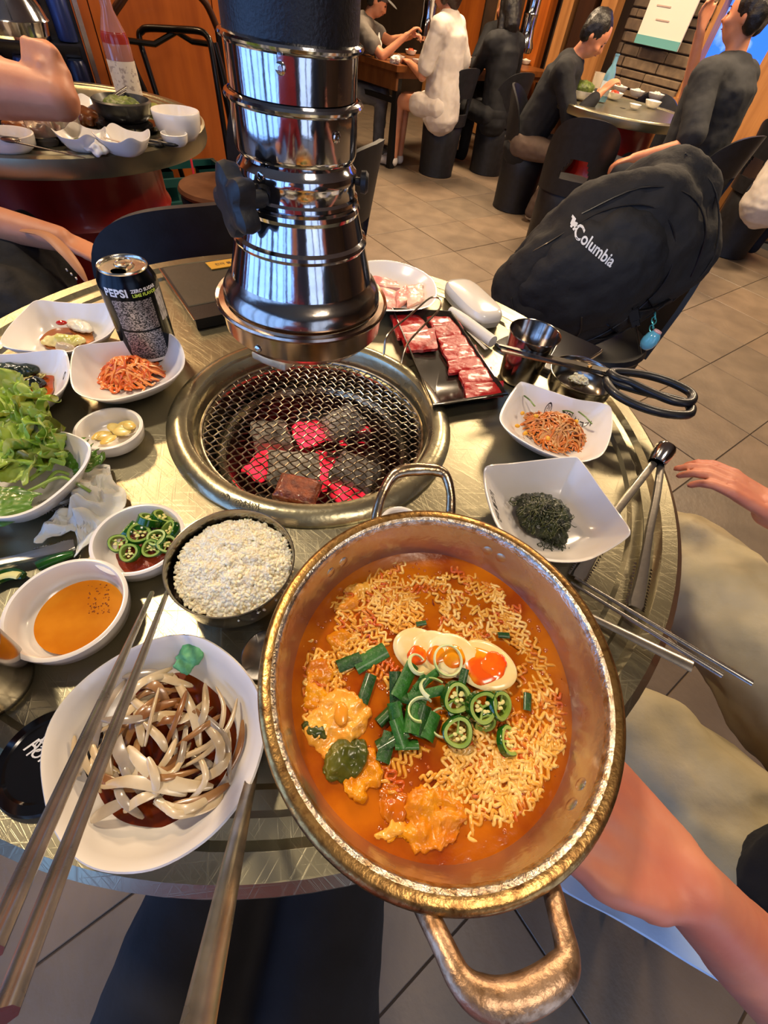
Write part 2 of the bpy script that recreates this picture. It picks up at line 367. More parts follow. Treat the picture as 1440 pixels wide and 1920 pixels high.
# maker's mark on the ring
INK = M('etched_ink', '#3b3528', .6)
def flat_fn(o, dx, z):
    dx = V(dx).normalized(); dy = V((-dx.y, dx.x, 0)); return lambda x, y: V((o.x, o.y, z))+dx*x+dy*y
for i, (bx, by, s_) in enumerate(((420, 931, '92'), (445, 942, '@'), (468, 949, '천마'))):
    p = P(bx, by, T+.0125); text_mesh(s_, .011, flat_fn(p, (1, -.12, 0), T+.0128), 'etched_mark', INK, GR)
# coals
ASH = M('ash_coal', '#c2baac', .95, 0, '#7d766c', 55, (.38, .68), .8, 140)
ASHD = M('dark_coal', '#3a3634', .9, 0, '#1c1a19', 40, (.35, .65), .8, 120)
EMB = M('ember', '#5a0a08', .8, 0, emit='#ff2a22', es=5)
def ember_mat():
    m = M('glowing_coal', '#45161a', .9, 0, '#120907', 30, bump=.5, bs=90, emit='#ff2838', es=1)
    nt = m.node_tree; b = nt.nodes['Principled BSDF']; n = nt.nodes.new('ShaderNodeTexNoise'); n.inputs['Scale'].default_value = 22
    tc = nt.nodes.new('ShaderNodeTexCoord'); nt.links.new(tc.outputs['Object'], n.inputs[0])
    mr = nt.nodes.new('ShaderNodeMapRange'); mr.inputs[1].default_value = .38; mr.inputs[2].default_value = .60; mr.inputs[4].default_value = 3.2
    nt.links.new(n.outputs['Fac'], mr.inputs[0]); nt.links.new(mr.outputs[0], b.inputs['Emission Strength']); return m
GLOW = ember_mat()
def lump(name, c, r, rot, seed, m, label, cat, group=None, vox=.0028, amp=.12, parent=None, boxy=True):
    R = Matrix.Rotation(radians(rot), 3, 'Z') @ Matrix.Rotation(radians(8*sin(seed*3)), 3, 'X'); mb = MB()
    if boxy: mb.box(c, (2*r[0], 2*r[1], 2*r[2]), 0, q=R.to_quaternion(), ch=min(r)*.55)
    else: mb.ball(c, r, 16, 10, R)
    mr = min(r)
    return mb.fuse(name, m, parent, vox, 3, lambda p, n: p+n*(mr*amp*2*(nz(p, .55/mr, seed)+.5*nz(p, 1.6/mr, seed))), label=label, cat=cat, group=group)
zc = T-.075
coals = [((505, 800), (.026, .024, .021), 25, ASH, 'grey ash-covered charcoal lump at the left of the grill pit'),
 ((640, 778), (.031, .021, .022), 48, ASH, 'grey ashy charcoal lump at the upper right of the grill pit'),
 ((548, 862), (.036, .027, .020), 10, ASH, 'large pale ash charcoal slab in the middle front of the pit'),
 ((668, 868), (.030, .026, .019), -12, ASH, 'pale ash charcoal lump at the right front of the pit'),
 ((585, 745), (.034, .020, .016), 5, ASHD, 'dark unlit charcoal lump at the back of the pit')]
for i, ((x, y), r, ro, m, lb) in enumerate(coals):
    p = P(x, y, zc+.018); lump('charcoal', V((p.x, p.y, T-.115+r[2]+(.018 if i != 4 else 0))), r, ro, i+1, m, lb, 'charcoal', 'charcoal in the grill')
for i, (x, y, r, ro, lb) in enumerate(((588, 810, (.030, .022, .014), 35, 'red glowing ember in the centre between the grey coals'), (615, 882, (.020, .034, .013), 8, 'red glowing ember between the two front coals'), (492, 872, (.018, .026, .012), -20, 'dim red ember at the left edge under the pale slab'), (650, 925, (.026, .014, .012), 10, 'dim red ember under the right front coal'), (660, 815, (.03, .014, .012), 20, 'red ember below the upper right coal'))):
    p = P(x, y, T-.09); lump('ember', V((p.x, p.y, T-.103+.012)), r, ro, 20+i, GLOW, lb, 'ember', 'embers in the grill')
# grate
gz = .7415; gr = .1395; gc = V((-.106, .416, gz))
GT = thing('grill_grate', 'round woven wire grate over the glowing charcoal', 'grate', gc)
WIRE = M('grate_wire', '#b5ab98', .28, 1., '#6b5f50', 60, (.35, .65))
gm = MB(); gm.tube([gc+V((gr*cos(a*pi/36), gr*sin(a*pi/36), 0)) for a in range(72)], .0021, 8, closed=True)
gm.build('rim_wire', WIRE, GT)
sp = .0093; nW = int(gr/sp)
for fam, ang_ in ((0, -38), (1, 50)):
    dx = V((cos(radians(ang_)), sin(radians(ang_)), 0)); dy = V((-dx.y, dx.x, 0))
    for k in range(-nW, nW+1):
        o = k*sp+(.0003 if fam else 0); hl = gr*gr-o*o
        if hl < 1e-4: continue
        hl = sqrt(hl); n = max(4, int(2*hl/sp*4)); pts = []
        for i in range(n+1):
            s_ = -hl+2*hl*i/n; ph = cos(pi*(s_/sp)+pi*k+(pi if fam else 0)); pts.append(gc+dx*s_+dy*(o+.0002*ph)+V((0, 0, .0009*ph)))
        mb = MB(); mb.tube(pts, .00092, 5); mb.build('wire', WIRE, GT, ang=0)
hp = [P(713, 696, gz), P(720, 660, gz+.022), P(727, 628, gz+.042), P(765, 594, gz+.053), P(800, 563, gz+.062), P(814, 557, gz+.064), P(826, 562, gz+.063), P(824, 579, gz+.058), P(795, 610, gz+.049), P(764, 645, gz+.038), P(752, 682, gz+.018), P(743, 716, gz)]
MB().tube(cr(hp, 4), .0016, 8).build('handle', WIRE, GT)
# meat on the grate
MEATC = M('grilled_meat', '#5c2410', .28, 0, '#8f4722', 120, (.35, .65), .9, 260, coat=.4)
p = P(558, 918, gz+.012); lump('grilled_beef_piece', V((p.x, p.y, gz+.0105)), (.0235, .0165, .0085), -4, 5, MEATC, 'browned cube of grilled beef at the front of the grate', 'meat', vox=.0015, amp=.05)
FATM = M('beef_fat', '#ddd3b8', .45, 0, '#c9bd9c', 40, bump=.3, bs=90, sss=.2)
p = P(506, 672, T+.02); lump('mushroom_slab', V((p.x+.004, p.y, T+.021)), (.027, .011, .0095), -17, 6, FATM, 'white king oyster mushroom slab on the back edge of the grill ring', 'mushroom', vox=.002, amp=.05)
# ---------------------------------------------------------------- exhaust duct
DX = V((-.1155, .42, 0))
DU = thing('exhaust_duct', 'polished steel telescopic exhaust duct hanging over the near grill', 'exhaust duct', (DX.x, DX.y, .87))
def ringbead(z, r, t=.0022): return [(r-t*.9, z-t), (r, z-t*.6), (r+t*.3, z), (r, z+t*.6), (r-t*.9, z+t)]
DM = M('duct_mirror', '#c3c5ca', .10, 1., '#b5b6ba', 90, (.3, .7), .02, 120, rv=.04)
BLKD = M('black_duct', '#0d0d0f', .42, 0, '#18181b', 300, (.4, .7), .2, 500)
MB().lathe([(.0455, 2.9), (.0455, 1.074), (.0435, 1.074), (.0435, 2.9)], DX, 64).build('black_sleeve', BLKD, DU)
def sec(name, prof, m=DM): MB().lathe(prof, DX, 96).build(name, m, DU, ang=28)
sec('duct_section', [(.0465, 1.0785)]+list(reversed(ringbead(1.0765, .0485)))+[(.0452, 1.073), (.0450, 1.048), (.044, 1.048), (.0445, 1.078), (.0465, 1.0785)])
sec('duct_section', list(reversed(ringbead(1.0475, .0495, .0026)))+[(.0462, 1.044), (.0468, 1.020), (.0455, 1.0165), (.043, 1.0135), (.042, 1.0135), (.044, 1.046), (.0465, 1.0495)])
sec('duct_section', [(.0425, 1.0145), (.0445, 1.011), (.0472, 1.0085), (.0480, 1.0055), (.0478, 1.003), (.0465, 1.0), (.0470, .993), (.0455, .993), (.042, 1.012), (.0425, 1.0145)])
sec('duct_section', [(.0466, .9935), (.0490, .9915), (.0493, .989), (.0475, .9875), (.0505, .986), (.0515, .983), (.0503, .980), (.0555, .9615), (.0545, .961), (.046, .990), (.0466, .9935)])
sec('duct_section', [(.0555, .9625), (.0585, .9605), (.0592, .958), (.0578, .955), (.0655, .9265), (.0640, .9265), (.0545, .960), (.0555, .9625)])
sec('duct_collar', [(.0652, .9275), (.0672, .9235), (.0705, .9205), (.0745, .9145), (.0755, .9085), (.0735, .9035), (.0700, .903), (.0640, .925), (.0652, .9275)], M('collar_steel', '#a49c92', .18, 1., bump=.12, bs=40))
sec('hood_ring', [(.0755, .9045), (.0805, .9035), (.0830, .9050), (.0840, .9030), (.0828, .9005), (.0790, .8985), (.0780, .8800), (.0755, .8775), (.0715, .8725), (.0700, .8725), (.0715, .8775), (.0765, .8830), (.0770, .900), (.0755, .9045)], M('hood_steel', '#a08a7a', .20, 1., '#b19c8c', 50, rv=.05))
def on_duct(x, y, r):
    d = ray(x, y); o = V((0, 0, H)); a = d.x**2+d.y**2; b = -2*(d.x*DX.x+d.y*DX.y); c = DX.x**2+DX.y**2-r*r; s_ = (-b-sqrt(max(b*b-4*a*c, 0)))/(2*a)
    p = o+d*s_; return p, (p-DX).xy.to_3d().normalized()
for (x, y, r) in ((526, 128, .0452), (631, 258, .0467), (488, 331, .0468), (483, 655, .079)):
    p, n = on_duct(x, y, r); MB().lathe([(.0034, 0), (.0034, .0006), (.0026, .0012), (.0014, .0014), (.0012, .0007), (0, .0007)], p, 20, ax=n).build('rivet', STEELP, DU)
# knobs
KN = M('knob_rubber', '#151517', .5, 0, bump=.1, bs=200)
kc, kn = on_duct(492, 372, .047); kn = (kn+V((-.55, -.1, 0))).normalized()
kp = kc+kn*.022
mb = MB(); sd = kn.cross(V((0, 0, 1))).normalized(); rings = []
for t_, sc_ in ((-.009, .55), (-.007, .95), (0, 1.03), (.006, .98), (.009, .7)):
    rings.append([kp+kn*t_+(sd*cos(a*2*pi/60)+V((0, 0, 1))*sin(a*2*pi/60))*(.0205*sc_*(1+.20*cos(5*a*2*pi/60+.5))) for a in range(60)])
mb.loft(rings); mb.tube([kc-kn*.002, kp], .006, 12); mb.build('knob', KN, DU, ang=35)
p, n = on_duct(664, 322, .0465); n = V((1, .1, 0)).normalized(); p = DX+n*.0465+V((0, 0, 1.0025))
mb = MB(); mb.lathe([(.003, 0), (.003, .004), (.0075, .005), (.008, .009), (.006, .011), (0, .011)], p, 12, ax=n); mb.build('knob', KN, DU)
# ---------------------------------------------------------------- dishes
PR_O = [(0, 0), (.42, 0), (.50, .02), (.66, .16), (.82, .46), (.94, .80), (1.0, .97), (1.0, 1.0)]
PR_I = [(.975, 1.0), (.93, .90), (.80, .55), (.64, .26), (.50, .13), (.30, .09), (0, .085)]
def bowlmesh(rim, base, z0, prO=PR_O, prI=PR_I):
    c = V((base.x, base.y, z0)); rings = []
    for s_, h_ in prO+prI: rings.append([V((c.x+(p.x-c.x)*max(s_, .004), c.y+(p.y-c.y)*max(s_, .004), z0+(p.z-z0)*h_)) for p in rim])
    mb = MB(); mb.loft(rings, True, True); return mb
def dish_px(name, label, pts, hz, base=None, m=None, cat='dish', group=None, z0=T+.0008, sub=5, prO=PR_O, prI=PR_I):
    rim = cr([P(x, y, z0+hz+(k[0] if k else 0)) for x, y, *k in pts], sub, True)
    c = sum(rim, V())/len(rim)
    if base: c = P(base[0], base[1], z0)
    mb = bowlmesh(rim, c, z0, prO, prI); o = mb.build(name, m or WHITE, None, ang=50, label=label, cat=cat, group=group); o['_'] = 0; del o['_']; return o, c
def round_dish(name, label, c, R, h, m=None, cat='dish', group=None, z0=T+.0008, t=.004, foot=.62, n=64):
    pr = [(0, 0), (R*foot, 0), (R*(foot+.06), .001), (R*.93, h*.35), (R*.985, h*.75), (R, h*.97), (R-.0012, h), (R-t*.8, h), (R-t*1.1, h*.93), (R*.97-t*1.3, h*.55), (R*.88-t, h*.28), (R*.70-t, h*.16), (0, h*.14)]
    mb = MB(); mb.lathe([(r, z) for r, z in pr], (c.x, c.y, z0), n, c0=True, c1=True); return mb.build(name, m or WHITE, None, ang=50, label=label, cat=cat, group=group)
def disc(name, c, R, z, mats, label, cat, t=.002, fn=None, kind=None, wob=0., poly=None):
    mb = MB(); n = 64; rings = []
    for k in range(9):
        s_ = k/8; rings.append([V((c.x+((poly[j].x-c.x)*s_ if poly else R*s_*cos(2*pi*j/n)*(1+wob*nz((cos(2*pi*j/n), sin(2*pi*j/n), 3), 1.5))), c.y+((poly[j].y-c.y)*s_ if poly else R*s_*sin(2*pi*j/n)*(1+wob*nz((cos(2*pi*j/n), sin(2*pi*j/n), 3), 1.5))), z+(fn(s_, 2*pi*j/n) if fn else 0))) for j in range(len(poly) if poly else n)])
    rings[0] = [p.lerp(rings[1][i], .02) for i, p in enumerate(rings[0])]
    rings.append([p-V((0, 0, t)) for p in rings[-1]]); mb.loft(rings, True, True)
    return mb.build(name, mats, None, ang=50, label=label, cat=cat, kind=kind)
def strands(name, c, rx, ry, rot, h, n, L, r, mats, label, cat, base, seed=1, curl=1., flat=.6, dens=.5, kind='stuff', jit=.002):
    rn = random.Random(seed); mb = MB(); ca, sa = cos(radians(rot)), sin(radians(rot))
    nm = len(mats) if isinstance(mats, (list, tuple)) else 1
    for i in range(n):
        lay = (i/n); rr = rn.random()**dens; a0 = rn.uniform(0, 2*pi); lx, ly = rx*rr*cos(a0)*.8, ry*rr*sin(a0)*.8
        a = rn.uniform(0, 2*pi) if rn.random() < .4 else rn.gauss(radians(20), .6); l = L*rn.uniform(.6, 1.25); k = rn.uniform(-1, 1)*curl*2.6/L; pts = []
        x, y = lx-cos(a)*l/2, ly-sin(a)*l/2; hh = rn.uniform(0, jit)
        for j in range(8):
            q = min((x/rx)**2+(y/ry)**2, 1.6); z_ = base+h*max(0, 1-q)*(.35+.65*lay)+hh+.0012*sin(j*1.7+i)
            pts.append(V((c.x+x*ca-y*sa, c.y+x*sa+y*ca, z_))); x += cos(a)*l/7; y += sin(a)*l/7; a += k*l/7
            if (x/rx)**2+(y/ry)**2 > 1.05: a += 1.0
        mb.tube(cr(pts, 2), [r*.6]+[r]*5+[r*.5], 6, flat, m=rn.randrange(nm))
    return mb.build(name, mats, None, ang=60, label=label, cat=cat, kind=kind)
# square dish with pickled cabbage
ga = 'square white side dishes'
d1, c1 = dish_px('square_dish', 'white square dish of pale pickled cabbage with a red chili slice', [(68, 563, .004), (110, 566), (160, 569), (208, 568, .002), (224, 580, .002), (221, 604), (200, 630), (150, 652, -.002), (125, 660, -.002), (70, 659), (15, 652, .002), (0, 640, .004), (18, 610), (45, 582)], .036, (118, 640), group=ga)
d2, c2 = dish_px('square_dish', 'white square dish of seaweed in cold red broth behind the lettuce', [(-50, 668, .003), (30, 663), (110, 655, .003), (126, 665, .003), (131, 695), (122, 725), (95, 748), (50, 776, -.001), (-10, 800), (-60, 800, .003), (-85, 770), (-75, 700)], .036, (30, 740), group=ga)
d3, c3 = dish_px('square_dish', 'white square dish heaped with orange-red radish strips', [(148, 648, .002), (200, 642), (250, 637), (310, 625, .003), (330, 633, .003), (345, 660), (344, 688, .001), (320, 713), (270, 735), (210, 750, -.001), (165, 746, -.001), (138, 730), (131, 700), (135, 664)], .036, (245, 705), group=ga)
d4, c4 = dish_px('square_dish', 'white square dish of seasoned bean sprouts with black lettering', [(985, 717, .002), (1030, 732), (1080, 748), (1130, 756, .002), (1147, 768, .002), (1147, 810), (1133, 848), (1110, 862), (1080, 865, -.001), (1020, 848), (965, 818), (941, 795), (938, 775), (955, 742), (972, 719)], .036, (1045, 812), group=ga)
d5, c5 = dish_px('square_dish', 'white square dish of dark green seaweed nearest the pot', [(915, 873, .004), (960, 868), (1020, 861), (1072, 856, .004), (1090, 864, .004), (1130, 920), (1165, 968), (1182, 995, .005), (1172, 1012, .003), (1130, 1038), (1090, 1053), (1030, 1052, -.001), (985, 1035, -.001), (935, 990), (912, 930), (907, 890)], .037, (1035, 975), group=ga)
d6, c6 = dish_px('salad_bowl', 'large white square bowl full of green lettuce leaves', [(-60, 790), (0, 792), (40, 797, .004), (62, 795, .006), (80, 803, .004), (130, 812), (163, 828, .003), (170, 848, .003), (155, 880), (110, 925), (60, 958), (0, 972), (-70, 960), (-110, 900), (-100, 830)], .05, (20, 905), cat='bowl')
# writing on the dishes
PRT = M('printed_ink', '#2a2622', .6)
p = P(1090, 770, T+.03); text_mesh('천마 불고기', .0085, drop_fn(d4, p, P(1110, 778, .78)-P(1060, 762, .78)), 'lettering', PRT, d4, bold=.0001)
p = P(1036, 751, T+.03); mb = MB(); f_ = drop_fn(d4, p, P(1110, 778, .78)-P(1060, 762, .78))
mb.loft([[f_(r_*cos(a*pi/10), r_*sin(a*pi/10)) for a in range(20)] for r_ in (.0034, .0042)], False, False); mb.build('logo_ring', PRT, d4, ang=0)
text_mesh('천', .0055, f_, 'logo_letter', PRT, d4)
p = P(931, 948, T+.03); text_mesh('천마 불고기', .0085, drop_fn(d5, p, P(925, 920, .78)-P(942, 985, .78)), 'lettering', PRT, d5, bold=.0001)
p = P(118, 700, T+.03); f_ = drop_fn(d2, p, (0, 1, 0)); mb = MB(); mb.loft([[f_(r_*cos(a*pi/10), r_*sin(a*pi/10)) for a in range(20)] for r_ in (.0022, .0034)], False, False); mb.build('logo_ring', PRT, d2, ang=0)
# contents
CABB = [M('pickle_pale', '#d9cfa0', .3, 0, '#b6b45f', 25, coat=.3, sss=.15), M('pickle_white', '#ded6bf', .3, coat=.3, sss=.15)]
def leaf_lump(name, px_, z, r, rot, m, label, cat, seed=1, group=None, amp=.25):
    p = P(px_[0], px_[1], z); return lump(name, V((p.x, p.y, z)), r, rot, seed, m, label, cat, group, .0016, amp, boxy=False)
BROTH = M('pickle_broth', '#a8541c', .06, 0, '#c07838', 20, trans=.25, coat=.3)
disc('pickle_broth', V((c1.x+.002, c1.y+.004, 0)), .036, T+.0085, BROTH, 'thin brown broth in the dish of pickled cabbage', 'broth', wob=.3)
leaf_lump('pickled_cabbage', (118, 640), T+.012, (.026, .012, .008), 20, CABB[0], 'pale green pickled cabbage leaf in the far left dish', 'pickle', 2)
leaf_lump('pickled_cabbage', (150, 612), T+.014, (.022, .010, .006), -15, CABB[1], 'white pickled cabbage piece behind the green one', 'pickle', 3)
leaf_lump('pickled_onion', (122, 650), T+.018, (.011, .006, .006), 0, M('pickle_grey', '#a89a86', .3, coat=.3), 'greyish pickled onion piece at the front of the cabbage', 'pickle', 4)
leaf_lump('chili_slice', (115, 605), T+.023, (.0075, .004, .003), 25, M('red_chili', '#a8140e', .15, coat=.6), 'shiny red chili slice on the pickled cabbage', 'chili', 5, amp=.05)
disc('red_broth', V((c2.x+.004, c2.y+.002, 0)), .040, T+.012, M('red_broth', '#c0561c', .06, 0, '#a9481a', 20, trans=.2, coat=.3), 'cold red broth around the seaweed', 'broth', wob=.2)
WAK = M('wakame', '#17211a', .25, 0, '#2b3a26', 60, (.4, .7), .4, 120, coat=.4)
leaf_lump('seaweed_clump', (28, 695), T+.018, (.024, .013, .009), 15, WAK, 'dark wet seaweed clump in the red broth', 'seaweed', 6)
leaf_lump('seaweed_leaf', (66, 718), T+.016, (.012, .008, .006), 30, M('seaweed_dark', '#0c130c', .2, coat=.5), 'small near-black seaweed leaf beside the clump', 'seaweed', 7)
strands('cucumber_strips', P(60, 735, T), .030, .010, 15, .003, 14, .02, .0016, [M('pale_cucumber', '#b6a55c', .3, coat=.3)], 'pale cucumber strips floating in the red broth', 'vegetable', T+.0135, 4)
RAD = [M('radish_red', '#dc6a24', .3, 0, '#c44a14', 70, (.4, .65), coat=.4, sss=.1), M('radish_orange', '#e68f4c', .3, coat=.4, sss=.1)]
strands('radish_strips', P(246, 698, T+.012), .038, .027, 12, .024, 210, .032, .0021, RAD, 'orange-red heap of spicy shredded radish', 'kimchi', T+.008, 5)
SPR = [M('sprout_pale', '#cf985c', .3, 0, '#bb7438', 60, coat=.4, sss=.1), M('sprout_orange', '#cf7430', .3, coat=.4)]
strands('bean_sprouts', P(1042, 806, T+.012), .042, .028, -22, .026, 260, .036, .0015, SPR, 'orange seasoned bean sprouts heaped in the lettered dish', 'bean sprouts', T+.008, 6, curl=1.6)
YEL = M('sprout_head', '#e0a41c', .3, coat=.4)
for i, (x, y) in enumerate(((968, 803), (983, 817), (1025, 826), (1000, 790), (975, 785), (1075, 800))):
    p = P(x, y, T+.02); mb = MB(); mb.ball((p.x, p.y, T+.024+(.005 if i > 2 else 0)), (.0034, .0026, .0024), 12, 8, Matrix.Rotation(i, 3, 'Z'))
    mb.build('sprout_head', YEL, None, label='yellow soybean sprout head on the bean sprouts', cat='bean', group='yellow sprout heads')
for i, (a, b) in enumerate((((983, 742), (1003, 762)), ((1055, 770), (1075, 775)), ((1085, 772), (1110, 795)))):
    MB().tube(cr([P(*a, T+.026), P((a[0]+b[0])/2, (a[1]+b[1])/2-2, T+.030), P(*b, T+.028)], 3), .0016, 6, .5).build('scallion_strip', M('scallion', '#3c5a1c', .35, 0, '#5d7a2a', 40), None, label=['dark green scallion strip at the back of the bean sprouts', 'short green scallion strip in the middle of the sprouts', 'curved green scallion strip by the lettering'][i], cat='scallion')
SW_ = M('seaweed_green', '#161f0a', .32, 0, '#2f3d10', 90, (.4, .68), .9, 260, coat=.25)
p = P(1022, 962, T+.018)
mb = MB(); mb.ball((p.x, p.y, T+.014), (.031, .030, .013), 20, 10, Matrix.Rotation(.4, 3, 'Z')); mb.ball((p.x+.012, p.y-.018, T+.010), (.014, .017, .008), 16, 8); mb.ball((p.x+.018, p.y+.006, T+.013), (.014, .012, .009)); mb.ball((p.x-.01, p.y+.012, T+.014), (.02, .015, .010))
mb.fuse('seaweed_salad', SW_, None, .0015, 2, lambda q, n: q+n*(.0022*nz(q, 160, 3)+.0012*nz(q, 420, 9)), label='mound of dark green seaweed in the nearest square dish', cat='seaweed')
strands('seaweed_threads', P(1040, 1010, T+.01), .016, .014, -60, .008, 60, .018, .0005, [SW_], 'fine green seaweed threads trailing off the mound', 'seaweed', T+.007, 8)
strands('seaweed_threads', P(1020, 965, T+.018), .029, .027, 20, .010, 150, .03, .0006, [SW_, M('seaweed_olive', '#434a20', .3, coat=.3)], 'fine seaweed threads lying over the mound', 'seaweed', T+.0185, 9)
# garlic dish, chili dish, oil dish
g1 = round_dish('sauce_dish', 'small round white dish of garlic slices', (P(133, 805, .772)+P(272, 800, .772))/2, .0345, .022, group='small round white dishes')
gcn = (P(133, 805, .772)+P(272, 800, .772))/2
GARL = M('garlic', '#e3cf86', .3, 0, '#d2b45c', 60, coat=.3, sss=.3)
for i, (x, y, a, rr) in enumerate(((190, 812, 20, .010), (215, 800, -30, .011), (235, 797, 40, .010), (204, 826, 60, .0095), (230, 812, 10, .010), (183, 824, 80, .006), (246, 806, -10, .008))):
    p = P(x, y, T+.011); mb = MB(); R = Matrix.Rotation(radians(a), 3, 'Z') @ Matrix.Rotation(radians(10*(-1)**i), 3, 'X'); mb.ball((p.x, p.y, T+.0075+.0016*i), (rr, rr*.66, .0018), 20, 8, R)
    mb.build('garlic_slice', GARL, None, label='pale yellow raw garlic slice in the small round dish', cat='garlic', group='garlic slices in the small dish')
cc2 = (P(172, 1005, .776)+P(345, 995, .776))/2; cc2 = P(259, 1008, .774)
round_dish('sauce_dish', 'small round white dish of green chili rings and red paste', cc2, .0395, .024, group='small round white dishes')
PASTE = M('chili_paste', '#6d1f0c', .3, 0, '#8c3212', 70, (.4, .65), .5, 160, coat=.3)
disc('chili_paste', V((cc2.x+.002, cc2.y-.005, 0)), .0275, T+.010, PASTE, 'dark red soybean paste under the green chili rings', 'sauce', fn=lambda s_, a: .005*(1-s_*s_)+.0015*sin(5*a)*s_, wob=.3)
GRN = M('chili_green', '#12400a', .16, 0, '#1f5a10', 30, coat=.6); GRL = M('chili_flesh', '#7d9c3c', .35, 0, '#9cb457', 60, coat=.2)
SEED = M('chili_seed', '#ded489', .4)
def chili_ring(c, nrm, R, L, label, group, seed=0, name='chili_ring', cat='chili'):
    nrm = V(nrm).normalized(); a = nrm.orthogonal().normalized(); b = nrm.cross(a); t = thing(name, label, cat, c, group); n = 28
    def rg(r, h, w=0): return [c+nrm*h+(a*cos(2*pi*j/n)+b*sin(2*pi*j/n))*(r*(1+.05*cos(3*2*pi*j/n+seed)+.03*cos(2*2*pi*j/n))) for j in range(n)]
    MB().loft([rg(R*.93, -L/2), rg(R, -L/2), rg(R, L/2), rg(R*.93, L/2+.0004)], False, False).build('skin', GRN, t, ang=60)
    MB().loft([rg(R*.93, L/2+.0004), rg(R*.72, L/2+.0004), rg(R*.70, L/2-.0006), rg(R*.70, -L/2), rg(R*.93, -L/2)], False, False).build('flesh', GRL, t, ang=60)
    mb = MB(); rn = random.Random(seed)
    for k in range(3):
        an = seed+k*2*pi/3; mb.tube([c+nrm*(L*.2), c+nrm*(L*.2)+(a*cos(an)+b*sin(an))*R*.72], R*.08, 6)
    mb.build('membrane', GRL, t); mb = MB()
    for k in range(7):
        an = rn.uniform(0, 6.28); rr = rn.uniform(.15, .5)*R; mb.ball(c+nrm*(L*.3)+(a*cos(an)+b*sin(an))*rr, (R*.16, R*.13, R*.08), 8, 5)
    mb.build('seed', SEED, t); return t
for i, (x, y, nx, ny, nzz, R) in enumerate(((222, 1018, .2, -.3, 1, .0085), (243, 1035, 0, -.5, 1, .0085), (262, 1003, .3, -.2, .9, .010), (285, 1027, .1, -.6, 1, .0085), (312, 1020, .5, -.3, 1, .0085), (318, 993, -.6, -.3, 1, .0095), (296, 1012, 0, -.2, 1, .0085), (240, 994, -.7, .1, .6, .0095), (282, 978, .2, .6, .6, .011), (302, 970, .5, .5, .7, .0095), (264, 985, -.1, .7, .6, .0095))):
    p = P(x, y, T+.022); chili_ring(V((p.x, p.y, T+.021+(.003 if i in (2, 6, 8) else 0))), (nx, ny, nzz), R, .006, 'cut green chili ring in the small dish of paste', 'green chili rings in the small dish', i)
co = P(128, 1140, .773)
round_dish('sauce_dish', 'small round white dish of amber sesame oil', co, .0445, .026, group='small round white dishes')
OIL = M('sesame_oil', '#c8760c', .04, 0, '#d98a1c', 25, coat=.5, trans=.2)
disc('sesame_oil', V((co.x+.004, co.y, 0)), .0325, T+.011, OIL, 'amber sesame oil pooled in the small dish', 'oil')
mb = MB(); rn = random.Random(5)
for k in range(60): p = P(rn.uniform(165, 205), rn.uniform(1095, 1150), T+.0112); mb.ball(p, rn.uniform(.0003, .0008), 6, 4)
mb.build('sesame_specks', M('speck', '#8c4a12', .5), None, label='dark pepper specks floating on the sesame oil', cat='pepper', kind='stuff')
# rice bowl (near)
rb = (P(314, 1050, .805)+P(552, 1045, .805))/2; rbc = P(433, 1050, .803)
def steel_bowl(c, R, h, label, z0=T+.0008):
    pr = [(0, .002), (R*.50, .002), (R*.50, 0), (R*.56, 0), (R*.60, .004), (R*.80, h*.22), (R*.93, h*.5), (R*.975, h*.9), (R*.985, h*.97), (R, h*.985), (R*1.002, h), (R*.985, h*1.003), (R*.965, h*.97), (R*.955, h*.85), (R*.91, h*.5), (R*.78, h*.26), (R*.55, h*.12), (0, h*.10)]
    return MB().lathe(pr, (c.x, c.y, z0), 72, c0=True, c1=True).build('rice_bowl', M('bowl_steel', '#a39c90', .2, 1., '#8d8478', 30, rv=.06), None, ang=50, label=label, cat='bowl')
steel_bowl(rbc, .0515, .054, 'stainless steel bowl heaped with white rice beside the pot')
def fn_h(s_, a): return 0
RICEM = M('rice', '#ffe8bc', .55, 0, '#fff2d4', 200, sss=.5)
def rice(c, R, zt, hh, n, label, seed, sqz=1., rot=0.):
    rn = random.Random(seed); mb = MB(); ca, sa = cos(rot), sin(rot)
    rings = []
    for k in range(12):
        s_ = max(k/11, .01); rings.append([V((c.x+R*.97*s_*cos(a*pi/20), c.y+R*.97*sqz*s_*sin(a*pi/20), zt+hh*(1-s_**2.5)-.0012-(.003 if k == 11 else 0)+.002*nz((s_*cos(a*pi/20)*3, s_*sin(a*pi/20)*3, seed)))) for a in range(40)])
    mb.loft(rings, True, True)
    for i in range(n):
        s_ = sqrt(rn.random()); a = rn.uniform(0, 2*pi); q = V((s_*cos(a), s_*sin(a), 0))
        z_ = zt+hh*(1-s_**2.5)+.0035*nz((q.x*5, q.y*5, seed))+rn.uniform(-.0008, .0008)
        R3 = Matrix.Rotation(rn.uniform(0, 6.28), 3, 'Z') @ Matrix.Rotation(rn.uniform(-.35, .35), 3, 'Y')
        mb.ball((c.x+R*q.x, c.y+R*sqz*q.y, z_), (.0034, .0016, .0015), 8, 5, R3)
    return mb.build('rice', RICEM, None, ang=0, label=label, cat='rice', kind='stuff')
rr_ = rice(V((rbc.x+.002, rbc.y, 0)), .0462, T+.044, .013, 2600, 'steamed white rice mounded in the steel bowl beside the pot', 2); rr_.data.shade_smooth()
# far right steel bowl with leftover rice
b2 = P(1094, 705, .79); steel_bowl(b2, .047, .042, 'stainless steel bowl with leftover rice under the scissors')
r2 = rice(P(1098, 700, T+.02), .026, T+.0105, .007, 500, 'small leftover heap of rice in the bowl under the scissors', 4, .6); r2.data.shade_smooth()
